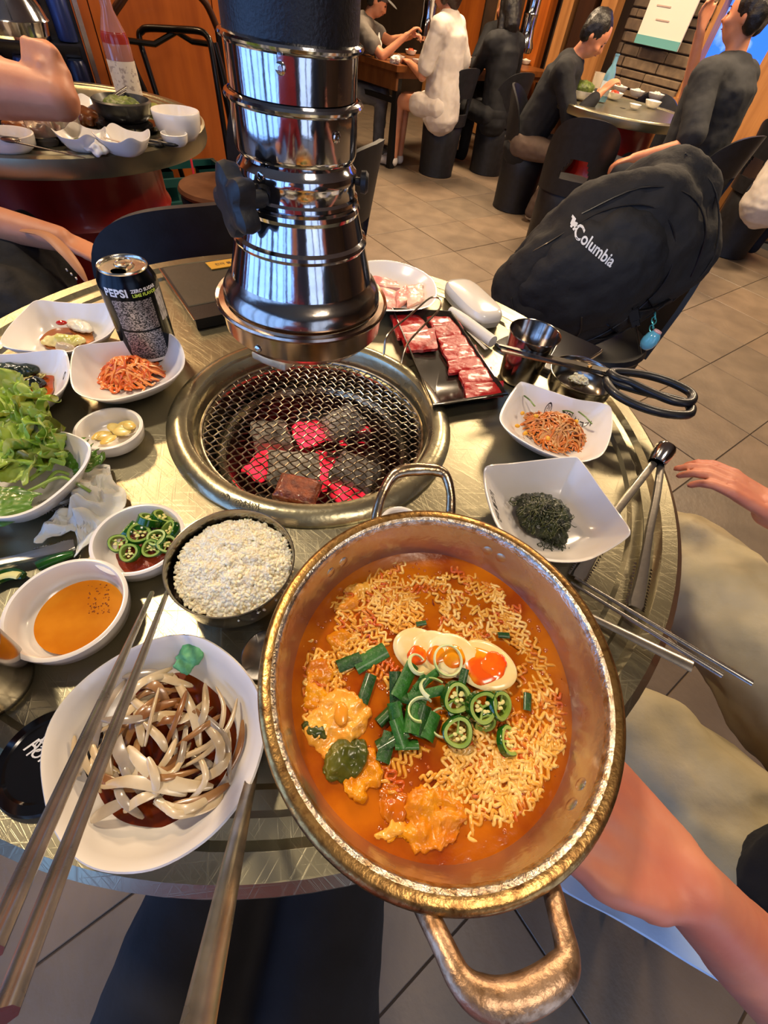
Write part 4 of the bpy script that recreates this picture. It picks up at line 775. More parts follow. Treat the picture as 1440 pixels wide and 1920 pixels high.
# ---------------------------------------------------------------- black slab with gold label
SLT = M('slab_top', '#4a453a', .42, .35, '#3d392f', 12, (.3, .7), .1, 60, rv=.08)
a, b, c, d = P(366, 600, T+.016), P(470, 578, T+.016), P(470, 478, T+.016), P(300, 503, T+.016)
b = a+(b-a).normalized()*.105; c = d+(c-d).normalized()*.140
SL = thing('tablet_case', 'flat black box with silver edge and gold name plate behind the can', 'case', (a+c)/2)
mb = MB(); mb.loft([[q+V((0, 0, -.015)) for q in (a, b, c, d)], [q+V((0, 0, 0)) for q in (a, b, c, d)]]); mb.build('body', BLKP, SL, ang=0)
def lp(s_, t_): return a.lerp(b, s_).lerp(d.lerp(c, s_), t_)
mb = MB(); mb.loft([[lp(*q)+V((0, 0, .0003)) for q in ((.02, .22), (.98, .22), (.98, .99), (.02, .99))], [lp(*q)+V((0, 0, .0012)) for q in ((.03, .23), (.97, .23), (.97, .98), (.03, .98))]]); mb.build('top_panel', SLT, SL, ang=0)
mb = MB(); mb.tube([a+V((-.001, 0, -.001)), d+V((-.001, 0, -.001))], .0012, 6); mb.build('silver_trim', STEELP, SL)
q0 = P(385, 494, T+.018); q1 = P(450, 484, T+.018); q2 = P(398, 507, T+.018); e1 = (q1-q0); e2 = (q2-q0)
mb = MB(); mb.loft([[q0, q0+e1, q0+e1+e2*.95, q0+e2*.95], [q+V((0, 0, .0015)) for q in (q0, q0+e1, q0+e1+e2*.95, q0+e2*.95)]]); mb.build('gold_label', M('gold_plate', '#c89a3c', .4, .3), SL, ang=0)
text_mesh('천마 불고기', .0095, flat_fn(q0+e1*.55+e2*.5, e1, T+.0198), 'lettering', PRT, SL)
# ---------------------------------------------------------------- meat tray, beef slices
tz = T+.018
A, B, C_, D_ = P(735, 577, tz), P(845, 583, tz), P(952, 738, tz), P(812, 760, tz)
cen = (A+B+C_+D_)/4
BT = M('black_tray', '#17140f', .18, 0, '#241e17', 20, coat=.4)
def quad_r(k, z): return [V((p.x, p.y, z)) for p in cr([cen.lerp(x.lerp(y, t_), k) for x, y in ((A, B), (B, C_), (C_, D_), (D_, A)) for t_ in (.04, .5, .96)], 3, True)]
mb = MB(); mb.loft([quad_r(.82, T+.001), quad_r(.86, T+.002), quad_r(1.0, tz-.002), quad_r(1.0, tz), quad_r(.965, tz), quad_r(.87, T+.008), quad_r(.5, T+.0065), quad_r(.02, T+.0065)]); mb.build('meat_tray', BT, None, ang=50, label='long black tray holding marbled raw beef slices', cat='tray')
def beef_mat():
    m = M('raw_beef', '#a01416', .32, 0, '#d98078', 75, (.52, .72), .35, 120, coat=.25, sss=.15, detail=6)
    return m
BEEF = beef_mat()
def slab(name, corners, z, th, m, label, cat, group, seed, amp=.0012):
    pts = [P(x, y, z) for x, y in corners]; n = 9; gr_ = []
    for i in range(n):
        row = []
        for j in range(n):
            p = pts[0].lerp(pts[1], i/(n-1)).lerp(pts[3].lerp(pts[2], i/(n-1)), j/(n-1)); e = min(i, j, n-1-i, n-1-j)
            p = p+V((nz(p, 90, seed)*.0022, nz(p, 90, seed+5)*.0022, amp*nz(p, 70, seed+2)+amp*.7*nz(p, 170, seed)-(.0016 if e == 0 else 0))); row.append(p)
        gr_.append(row)
    mb = MB(); rings = [row+[q-V((0, 0, th)) for q in reversed(row)] for row in gr_]; mb.loft(rings); return mb.build(name, m, None, ang=60, label=label, cat=cat, group=group)
gb = 'raw beef slices on the black tray'
for i, (cn, z, lb) in enumerate((
  (((733, 588), (785, 586), (808, 620), (745, 632)), T+.0135, 'raw beef slice at the far left corner of the black tray'),
  (((752, 622), (815, 612), (822, 652), (762, 655)), T+.0155, 'wide raw beef slice below the far left one'),
  (((798, 590), (852, 583), (862, 606), (812, 612)), T+.013, 'raw beef slice at the far right corner of the tray'),
  (((812, 606), (862, 600), (874, 625), (820, 632)), T+.0145, 'second beef slice of the right row'),
  (((822, 632), (874, 622), (890, 648), (830, 656)), T+.015, 'third beef slice of the right row'),
  (((828, 652), (892, 645), (903, 668), (842, 678)), T+.0145, 'fourth beef slice of the right row'),
  (((840, 675), (905, 664), (916, 690), (843, 697)), T+.015, 'fifth beef slice of the right row with a white edge'),
  (((858, 692), (922, 686), (928, 712), (868, 718)), T+.0145, 'sixth beef slice of the right row'),
  (((870, 716), (944, 712), (946, 738), (876, 745)), T+.014, 'nearest beef slice at the front end of the tray'))):
    slab('beef_slice', cn, z, .0045, BEEF, lb, 'meat', gb, i)
# pork plate behind
pp, ppc = dish_px('round_plate', 'white plate of raw pork just right of the exhaust duct', [(690, 489), (735, 489), (780, 502), (810, 523), (819, 548), (812, 568), (790, 579), (745, 583), (700, 580), (660, 570), (635, 545), (638, 515), (660, 496)], .024, (730, 545), cat='plate')
PORK = M('raw_pork', '#d9857a', .35, 0, '#e8bda8', 40, (.42, .6), .3, 90, coat=.2, sss=.2)
for i, (cn, z, lb) in enumerate(((((698, 516), (745, 524), (752, 538), (704, 534)), T+.016, 'long streaky pork strip on the white plate behind'), (((702, 532), (745, 545), (748, 575), (705, 572)), T+.014, 'pale pork piece nearest the duct'), (((742, 545), (762, 532), (772, 552), (745, 575)), T+.019, 'folded pork piece in the middle of the pork plate'), (((760, 532), (792, 530), (795, 560), (765, 572)), T+.018, 'darker pork piece at the right of the pork plate'))):
    slab('pork_slice', cn, z, .006, PORK, lb, 'meat', 'raw pork on the white plate', 30+i, .003)
# small saucer between grill and pot
sc_ = P(752, 978, T+.01); round_dish('saucer', 'small white saucer half hidden behind the pot', V((sc_.x, sc_.y-.004, 0)), .022, .012)
# ---------------------------------------------------------------- steel cup
def cup(c, Rb, Rt, h, label, name='steel_cup'):
    return MB().lathe([(0, .001), (Rb*.9, .0005), (Rb, .003), (Rb*1.02, .008), (Rt-.001, h-.002), (Rt+.0006, h-.001), (Rt+.0003, h+.0006), (Rt-.0012, h-.0008), (Rb*.98, .01), (Rb*.9, .006), (0, .005)], (c.x, c.y, T+.0005), 64, c0=True, c1=True).build(name, M('cup_steel', '#a59d94', .17, 1., '#8a8178', 60, rv=.04), None, ang=50, label=label, cat='cup')
cu_ = P(972, 690, T); cc3 = (P(943, 600, T+.07)+P(1043, 612, T+.07))/2
cc3 = V((.165, .585, 0)); cup(cc3, .028, .0355, .074, 'stainless steel cup standing between meat tray and scissors')
lc = P(-62, 1262, T+.03); cup(V((lc.x, lc.y, 0)), .028, .034, .06, 'steel cup cut off by the left edge beside the oil dish')
# black lid
LDc = P(95, 1425, T+.008); LD = thing('black_lid', 'glossy black round lid with white script half under the onion plate', 'lid', V((LDc.x, LDc.y, T)))
MB().lathe([(0, .0005), (.031, .0005), (.033, .003), (.033, .009), (.0315, .0115), (.026, .0125), (.0245, .0115), (0, .0112)], (LDc.x, LDc.y, T), 64, c0=True, c1=True).build('lid', BLKG, LD, ang=30)
o_ = P(80, 1415, T+.012); text_mesh('Forin', .014, flat_fn(o_, P(90, 1450, .76)-P(62, 1428, .76), T+.0118), 'lettering', PW, LD, shear=.3)
mb = MB(); mb.tube([o_+V((.006*sin(a*.5)*a/14-.004, .004+.006*cos(a*.5)*a/14, 0)) for a in range(14)], .0004, 5, .5); mb.tube(cr([o_+V(v_) for v_ in ((-.010, -.002, 0), (-.006, .004, 0), (-.004, .012, 0), (.004, .014, 0), (.002, .008, 0))], 4), .0006, 5, .5); mb.build('scroll_mark', PW, LD)
# ---------------------------------------------------------------- white case, rolled towel, phone
z0 = T+.018
ca, cb = P(862, 540, z0), P(912, 590, z0); ax_ = (cb-ca).normalized(); sd = V((-ax_.y, ax_.x, 0)); mid = (ca+cb)/2; L2 = .068; W2 = .031
CASE = thing('plastic_case', 'long white plastic case with rounded ends beside the raw beef', 'case', V((mid.x, mid.y, T)))
def stad(k, z, dl=0): return [V((mid.x, mid.y, 0))+ax_*(abs(cos(a*2*pi/48))**.55*(1 if cos(a*2*pi/48) > 0 else -1)*(L2*k+dl))+sd*(abs(sin(a*2*pi/48))**.55*(1 if sin(a*2*pi/48) > 0 else -1)*(W2*k+dl))+V((0, 0, z)) for a in range(48)]
CLR = M('clear_plastic', '#cfccc4', .12, 0, coat=.5, trans=.35)
MB().loft([stad(.86, T+.001), stad(.97, T+.004), stad(1, T+.014)]).build('base', CLR, CASE)
MB().loft([stad(1.0, T+.014), stad(1.01, T+.0165), stad(.99, T+.022), stad(.93, T+.027), stad(.80, T+.029), stad(.03, T+.0295)]).build('lid', M('case_white', '#ddd8ce', .2, coat=.4), CASE)
a, b = P(845, 582, T+.012), P(924, 641, T+.012)
mb = MB(); mb.tube([a.lerp(b, i/6) for i in range(7)], [.0065, .0092, .0092, .0092, .0094], 20); mb.build('rolled_towel', M('towel_white', '#dedad2', .7, bump=.15, bs=200), None, label='white rolled wet towel tube between the beef tray and the case', cat='towel')
a, b = P(850, 592, T+.004), P(912, 655, T+.004); chop(a, b, .003, .003, 'paper_stick', 'thin white paper sleeve lying under the rolled towel', None, 'paper', .4, m=M('paper_white', '#d8d4cc', .7))
q = [P(925, 640, T+.008), P(1018, 602, T+.008), P(1134, 655, T+.008), P(1050, 705, T+.008)]
PH = thing('phone', 'black phone with silver edge lying behind the steel cup', 'phone', V((q[0].x*.5+q[2].x*.5, q[0].y*.5+q[2].y*.5, T)))
cq = sum(q, V())/4
def pq(k, z): return [V((p.x, p.y, z)) for p in cr([cq.lerp(q[i].lerp(q[(i+1) % 4], t_), k) for i in range(4) for t_ in (.08, .5, .92)], 2, True)]
MB().loft([pq(.985, T+.0008), pq(1, T+.002), pq(1, T+.007), pq(.985, T+.008)]).build('frame', STEELP, PH)
MB().loft([pq(.97, T+.0078), pq(.97, T+.0086)]).build('screen', BLKG, PH)
# ---------------------------------------------------------------- scissors
SX = thing('scissors', 'kitchen scissors with black handles resting across the rice bowl', 'scissors', P(1100, 690, T+.05))
za, zb_ = T+.075, T+.052
t0 = P(936, 648, T+.070); pv_ = P(1102, 690, T+.052); BL = M('blade_steel', '#8c8680', .22, 1., '#6f6a64', 80, rv=.05)
def blade(a, b, c, w0, w1, dz, name='blade'):
    d_ = (b-a).normalized(); s_ = V((-d_.y, d_.x, 0)); e = V((0, 0, dz)); th = V((0, 0, .0012))
    poly = [a+e, a+s_*w0*.2+e, b+s_*w1+e, c+s_*w1*.7+e, c-s_*w1*.6+e, b-s_*w1+e, a-s_*w0+e]
    mb = MB(); mb.loft([[p-th for p in poly], [p+th for p in poly]]); mb.build(name, BL, SX, ang=30)
hA = P(1170, 703, T+.050); hB = P(1150, 712, T+.050)
blade(t0, pv_, hA, .003, .0065, .001); blade(P(940, 655, T+.070), pv_, hB, .003, .0065, -.0016)
MB().lathe([(0, -.004), (.0048, -.004), (.0048, .0035), (.0035, .005), (0, .005)], pv_, 16, c0=True, c1=True).build('pivot', M('brass_nut', '#a07c48', .3, 1.), SX)
HB = M('handle_black', '#131316', .42, coat=.15)
zh = T+.050
l1 = cr([P(x, y, zh+.004) for x, y in ((1148, 697), (1200, 701), (1250, 714), (1290, 733), (1299, 746), (1290, 755), (1262, 752), (1215, 733), (1180, 716), (1155, 708))], 4, True)
l2 = cr([P(x, y, zh-.002) for x, y in ((1138, 713), (1165, 722), (1210, 735), (1262, 748), (1290, 757), (1296, 770), (1285, 778), (1240, 774), (1190, 758), (1150, 735))], 4, True)
MB().tube(l1, .0060, 10, .9, closed=True).build('handle', HB, SX); MB().tube(l2, .0062, 10, .9, closed=True).build('handle', HB, SX)
MB().tube([P(1148, 705, zh), P(1178, 712, zh)], .0028, 8).build('spring', M('dark_spring', '#2a2826', .4, .6), SX)
# ---------------------------------------------------------------- tongs
def tongs(label, hinge, arms, zr, name='tongs'):
    t = thing(name, label, 'tongs', V((hinge[0].x, hinge[0].y, T)))
    for arm in arms:
        pts = cr(arm, 4); n = len(pts); mb = MB(); rings = []
        for i, p in enumerate(pts):
            tt = (pts[min(i+1, n-1)]-pts[max(i-1, 0)]).normalized(); up = V((0, 0, 1)); sd = tt.cross(up).normalized(); f = i/(n-1); wv = .0045+.0035*max(0, f-.55)/.45
            if f > .96: wv *= .75
            prof = [(-1, -.4), (-.8, .25), (0, .5), (.8, .25), (1, -.4), (.8, -.05), (0, .2), (-.8, -.05)]
            rings.append([p+sd*wv*a_+up*.004*b_ for a_, b_ in prof])
        mb.loft(rings); mb.build('arm', M('tong_steel', '#bdb8ae', .28, .95, bump=.05, bs=200), t, ang=40)
        mb = MB()
        for i in range(int(n*.7), n-1):
            for k in range(3):
                p = pts[i].lerp(pts[i+1], k/3); tt = (pts[i+1]-pts[i]).normalized(); sd = tt.cross(V((0, 0, 1))).normalized()
                for sg in (-1, 1):
                    q = p+sd*sg*.0074+V((0, 0, -.0015)); mb.add([q-tt*.0016, q+tt*.0016, q+sd*sg*.0028+V((0, 0, -.001)), q+V((0, 0, -.0018))], [(0, 1, 2), (0, 2, 3), (1, 3, 2), (0, 3, 1)])
        mb.build('teeth', STEELP, t, ang=0)
    mb = MB(); a, b = hinge; mb.lathe([(.011, 0), (.0122, .004), (.0118, .012), (.0100, .024), (.009, .026), (.0092, .022), (.0106, .012), (.0108, .004), (.0100, .001)], a, 32, ax=(b-a)); mb.build('hinge_cap', STEELP, t)
    mb = MB(); mb.lathe([(.0108, .002), (.005, .0035), (.0, .003)], a, 24, ax=(b-a)); mb.build('hinge_inside', BLKP, t); return t
ha = P(1250, 838, T+.036); hb = P(1228, 872, T+.024)
tongs('steel serrated tongs lying at the right rim of the near table', (ha, hb), [[P(1226, 868, T+.026), P(1195, 908, T+.022), P(1150, 968, T+.016), P(1110, 1040, T+.010), P(1082, 1085, T+.007)], [P(1240, 872, T+.024), P(1232, 930, T+.021), P(1218, 1000, T+.017), P(1205, 1080, T+.012), P(1192, 1140, T+.010)]], 0)
ha = P(-190, 1010, T+.02); hb = P(-150, 1006, T+.02)
tongs('steel serrated tongs at the left, under the lettuce bowl and napkin', (ha, hb), [[P(-150, 1000, T+.018), P(-60, 985, T+.016), P(20, 965, T+.014), P(90, 945, T+.012), P(136, 925, T+.010)], [P(-150, 1030, T+.018), P(-60, 1062, T+.014), P(10, 1052, T+.011), P(80, 1036, T+.009), P(140, 1020, T+.007)]], 0)
# long chili pieces
for i, (pts_, r_, lb) in enumerate((([(70, 1062), (92, 1052), (115, 1044), (138, 1038)], .0055, 'long green chili piece lying below the left tongs'), ([(-30, 1100), (0, 1082), (25, 1076), (45, 1080)], .0065, 'split green chili half with seeds at the left edge'))):
    c_ = cr([P(x, y, T+.007) for x, y in pts_], 3); CHI = thing('green_chili', lb, 'chili', c_[0]); MB().tube(c_, [r_*.9, r_, r_*.9, r_*.5], 14, .7).build('skin', GRN, CHI)
    if i == 1: MB().tube([q_+V((.001, -.002, .003)) for q_ in c_[2:-1]], r_*.55, 10, .4).build('seeds', SEED, CHI)
# ---------------------------------------------------------------- crumpled napkin
TIS = M('napkin', '#ddd8cc', .8, bump=.2, bs=90, sss=.25)
def crumple(name, poly, z, h, seed, label, m=TIS, cat='napkin', n=26, f=45):
    pts = cr([P(x, y, z) for x, y in poly], 4, True); c = sum(pts, V())/len(pts); rings = []; K = len(pts)
    for k in range(n):
        s_ = 1-k/(n-1)*.985; rings.append([c.lerp(p, s_)+V((.003*nz(c.lerp(p, s_), f, seed), .003*nz(c.lerp(p, s_), f, seed+3), h*(.25+.75*(1-s_))*(.35+abs(nz(c.lerp(p, s_), f, seed+7))*1.7+.25*nz(c.lerp(p, s_), f*2.4, seed+1)))) for p in pts])
    a = [[q.copy() for q in r] for r in rings]; bot = [[V((q.x, q.y, max(z-.0005, q.z-.0008))) for q in r] for r in rings]
    mb = MB(); mb.loft(list(reversed(bot))+a); return mb.build(name, m, None, ang=28, label=label, cat=cat)
crumple('napkin', [(160, 885), (205, 875), (215, 905), (240, 930), (232, 960), (195, 985), (175, 1015), (148, 1050), (142, 1000), (100, 1015), (70, 1022), (85, 990), (120, 960), (140, 945), (132, 905)], T+.004, .022, 3, 'crumpled white napkin between the lettuce bowl and chili dish', f=70)
# ---------------------------------------------------------------- lettuce
LET = M('lettuce', '#6e9024', .4, 0, '#9ab63e', 26, (.35, .65), .25, 90, coat=.25, sss=.2); LET2 = M('lettuce_light', '#b4c860', .4, 0, '#8fa83a', 26, coat=.25, sss=.2); LETD = M('leaf_dark', '#3f6a1c', .35, 0, '#557f2c', 30, coat=.3, sss=.1); LBR = M('lettuce_brown', '#6a6a24', .4, 0, '#8a9a34', 40, coat=.2)
def frill(c, ax, L, W, seed, m, label, freq=9, amp=.011, up=.5, name='lettuce_leaf', group='lettuce leaves in the bowl', wav=1.):
    ax = V(ax).normalized(); sd = ax.cross(V((0, 0, 1))).normalized(); upv = sd.cross(ax); nu, nv = 34, 44; freq = freq*.62; rows = []
    for i in range(nu):
        u_ = i/(nu-1); wv = W*(.25+.75*sin(pi*min(u_*.62+.05, 1))**.8); row = []
        for j in range(nv):
            v_ = 2*j/(nv-1)-1; ed = max(abs(v_)**2, u_**3); a_ = amp*ed
            p = c+ax*(L*u_+.004*sin(v_*17+seed)*ed)+sd*(wv*v_*(1+.08*sin(u_*23+seed)))+upv*(up*W*(v_*v_)*.8+.12*L*u_*u_+a_*(sin(freq*v_*2.4+seed+u_*5)*.6+sin(u_*freq*2.2+seed*2+v_*4)*.7))+upv*.0015*nz(c+ax*L*u_+sd*wv*v_, 300, seed)
            row.append(p)
        rows.append(row)
    mb = MB(); rings = [r+[q-upv*.0006 for q in reversed(r)] for r in rows]; mb.loft(rings); return mb.build(name, m, None, ang=80, label=label, cat='lettuce', group=group)
lb_ = T+.022
for i, (x, y, a, L_, W, m, dz, lb, fq, am) in enumerate((
 (20, 905, 100, .055, .030, LET2, .016, 'pale green lettuce leaf at the bottom of the pile', 7, .008), (35, 870, 60, .045, .028, LET, .024, 'bright frilly lettuce leaf in the middle of the bowl', 9, .010),
 (-10, 860, 80, .05, .030, LET, .028, 'frilly lettuce leaf at the left of the bowl', 10, .010), (10, 820, 110, .045, .026, LET2, .034, 'light curled lettuce leaf at the top of the pile', 9, .010),
 (55, 850, 20, .035, .022, LBR, .026, 'brown-edged lettuce leaf at the right of the pile', 10, .008), (20, 800, 70, .045, .026, LET, .036, 'frilly lettuce leaf leaning back over the bowl rim', 11, .010),
 (-20, 790, 60, .05, .026, LET, .040, 'frilled lettuce leaf drooping towards the seaweed dish', 9, .009), (60, 800, 100, .022, .016, LBR, .030, 'small olive lettuce frill behind the bowl rim', 9, .006), (40, 830, 40, .03, .02, LET, .038, 'small frilly lettuce tip on top of the pile', 12, .007), (5, 880, 150, .03, .024, LET2, .03, 'pale lettuce rib leaf at the left front', 8, .007), (70, 880, 60, .025, .018, LET, .022, 'little green lettuce curl in front of the brown-edged leaf', 10, .006))):
    frill(P(x, y, lb_+dz*.6), (cos(radians(a)), sin(radians(a)), .25), L_, W, i*1.7+.4, m, lb, fq, am)
frill(P(135, 880, lb_+.004), (cos(radians(60)), sin(radians(60)), .2), .028, .022, 31, LETD, 'dark green serrated leaf at the right side of the salad bowl', 12, .003, .2, 'herb_leaf', None)
frill(P(60, 938, lb_+.018), (-1, -.35, -.05), .075, .026, 33, LETD, 'broad smooth dark leaf hanging over the front of the salad bowl', 3, .002, -.25, 'herb_leaf', None)
frill(P(95, 855, lb_+.012), (cos(radians(100)), sin(radians(100)), .35), .02, .012, 35, LETD, 'upright dark leaf tip behind the stems', 8, .003, .3, 'herb_leaf', None)
STM = M('green_stem', '#7f9a3c', .35, coat=.3)
for pts_, r_, lb in (([(0, 945, .03), (60, 918, .034), (110, 895, .034), (140, 905, .032), (170, 922, .022)], .0016, 'thin green stem curving out over the bowl rim'), ([(55, 900, .03), (90, 875, .033), (125, 850, .03), (158, 848, .03)], .002, 'green stem crossing the right of the salad bowl'), ([(80, 915, .028), (105, 885, .030), (130, 890, .024)], .0016, 'short green stem under the other two')):
    MB().tube(cr([P(x, y, T+z_) for x, y, z_ in pts_], 5), r_, 8).build('herb_sprig', STM, None, label=lb, cat='herb')
# ================================================================ chairs
CHM = M('chair_black', '#121215', .5, 0, '#19191d', 30, bump=.06, bs=200)
BRS = M('seat_brown', '#7a5236', .6, 0, '#6a452c', 12)
def make_chair(seat_m, label):
    t = thing('tub_chair', label, 'chair')
    MB().lathe([(0, 0), (.165, 0), (.172, .006), (.170, .03), (.182, .25), (.192, .405), (.185, .415), (0, .415)], (0, 0, 0), 40, c0=True).build('base', CHM, t)
    MB().lathe([(0, .416), (.17, .416), (.192, .422), (.198, .435), (.19, .448), (.15, .456), (0, .458)], (0, 0, 0), 40).build('seat', seat_m, t)
    nphi, nz_ = 40, 18; PH = 1.25; g = {}; mb = MB(); th = .016; vs = []; idx = {}
    def pt(i, k, off):
        f = 2*i/nphi-1; ph = f*PH; top = .43+.37*max(0, 1-abs(f)**2.6)**.5; z_ = .40+(top-.40)*k/nz_; r_ = .192+off+.05*((z_-.4)/.4)**1.3
        return (r_*cos(ph), r_*sin(ph)*1.04, z_)
    for o in (0, th):
        for i in range(nphi+1):
            for k in range(nz_+1): idx[(o, i, k)] = len(vs); vs.append(pt(i, k, o))
    def hole(i, k):
        f = abs(2*(i+.5)/nphi-1); x, y, z_ = pt(i, k, 0); return f < .36 and .475 < z_ < .475+.115*sqrt(max(0, 1-(f/.36)**2.2))
    fs = []; H_ = {(i, k) for i in range(nphi) for k in range(nz_) if hole(i, k)}
    for i in range(nphi):
        for k in range(nz_):
            if (i, k) in H_: continue
            fs.append((idx[(0, i, k)], idx[(0, i, k+1)], idx[(0, i+1, k+1)], idx[(0, i+1, k)])); fs.append((idx[(th, i, k)], idx[(th, i+1, k)], idx[(th, i+1, k+1)], idx[(th, i, k+1)]))
            for di, dk, a, b in ((-1, 0, (i, k), (i, k+1)), (1, 0, (i+1, k+1), (i+1, k)), (0, -1, (i+1, k), (i, k)), (0, 1, (i, k+1), (i+1, k+1))):
                q = (i+di, k+dk)
                if q in H_ or not (0 <= q[0] < nphi and 0 <= q[1] < nz_): fs.append((idx[(0,)+a], idx[(th,)+a], idx[(th,)+b], idx[(0,)+b]))
    mb.add(vs, fs); mb.build('backrest', CHM, t); return t
CH0 = make_chair(CHM, 'black tub chair, seated on by the woman in the white top'); CHB = make_chair(BRS, 'x'); cused = [0]
chairs = [(-.06, 4.80, -40, .87, 'black tub chair under the woman in the loose white top', 0), (.40, 5.12, -47, .87, 'black tub chair under the long-haired person in black', 0), (.60, 4.20, 165, .87, 'black tub chair under the man bending over the far round table', 0),
 (.80, 3.40, -100, .90, 'empty black tub chair with a red drum showing through its arched opening', 0), (1.48, 3.38, -48, .95, 'black tub chair under the broad man in the dark grey tee', 0), (2.28, 4.02, 200, .95, 'black tub chair at the right edge under the person in the white shirt', 0),
 (-.60, 1.09, -50, 1., 'black tub chair back right behind the soda can and black box', 0), (-.44, 1.62, -15, 1., 'black tub chair close behind the left side of the exhaust duct', 0), (-.92, 2.16, 35, 1., 'x', 1), (.56, 1.42, 62, 1., 'black tub chair holding the backpack', 0), (1.55, 4.6, 90, .9, 'black tub chair beyond the far round table by the stone wall', 0)]
for x, y, a, s_, lb, br in chairs:
    m_ = Matrix.Translation((x, y, 0)) @ Matrix.Rotation(radians(a), 4, 'Z') @ Matrix.Scale(s_, 4)
    if br: CHB.matrix_basis = m_; tag(CHB, 'black tub chair with a brown seat pad at the neighbouring table', 'chair', 'tub chairs')
    elif not cused[0]: CH0.matrix_basis = m_; tag(CH0, lb, 'chair', 'tub chairs'); cused[0] = 1
    else: dup(CH0, m_, lb, 'tub chairs')
# ================================================================ people
def hand_caps(mb, w, d, up, s=1., side=1, curl=.5, fr=.0085):
    d = V(d).normalized(); up = V(up); up = (up-d*up.dot(d)).normalized(); sd = d.cross(up)*side
    for k in range(4):
        o = (k-1.5)*.021*s; b0 = w+d*.012*s+sd*o*.6; kn = w+d*(.085-.004*abs(k-1.3))*s+sd*o; L = (.072, .080, .074, .058)[k]*s
        mb.cap(b0, .0125*s, kn, .0108*s, 8); a = curl*.5; p = kn; dirv = d
        for q, (fl_, rr_) in enumerate(((.45, .0098), (.32, .0088), (.23, .0078))):
            dirv = (dirv*cos(a)-up*sin(a)).normalized(); upn = (up-dirv*up.dot(dirv)).normalized(); n = p+dirv*L*fl_; mb.cap(p, rr_*s*1.04, n, rr_*s*.93, 8); p = n; up_ = upn; a = curl*.7
            dirv = (dirv*cos(a*.6)-upn*sin(a*.6)).normalized()
    tb = w+d*.022*s-sd*.028*s; t1 = w+d*.058*s-sd*.050*s-up*.010*s; t2 = w+d*.085*s-sd*.052*s-up*.02*s
    mb.cap(w+d*.01*s-sd*.01*s, .015*s, tb, .0145*s, 8); mb.cap(tb, .0145*s, t1, .0115*s, 8); mb.cap(t1, .0115*s, t2, .0095*s, 8)
def ik(a, b, l1, l2, pole):
    d = b-a; L = min(d.length, (l1+l2)*.995); dn = d.normalized(); x = (l1*l1-l2*l2+L*L)/(2*L); h = sqrt(max(l1*l1-x*x, 0)); pl = V(pole); pl = (pl-dn*pl.dot(dn)).normalized(); return a+dn*x+pl*h, a+dn*L
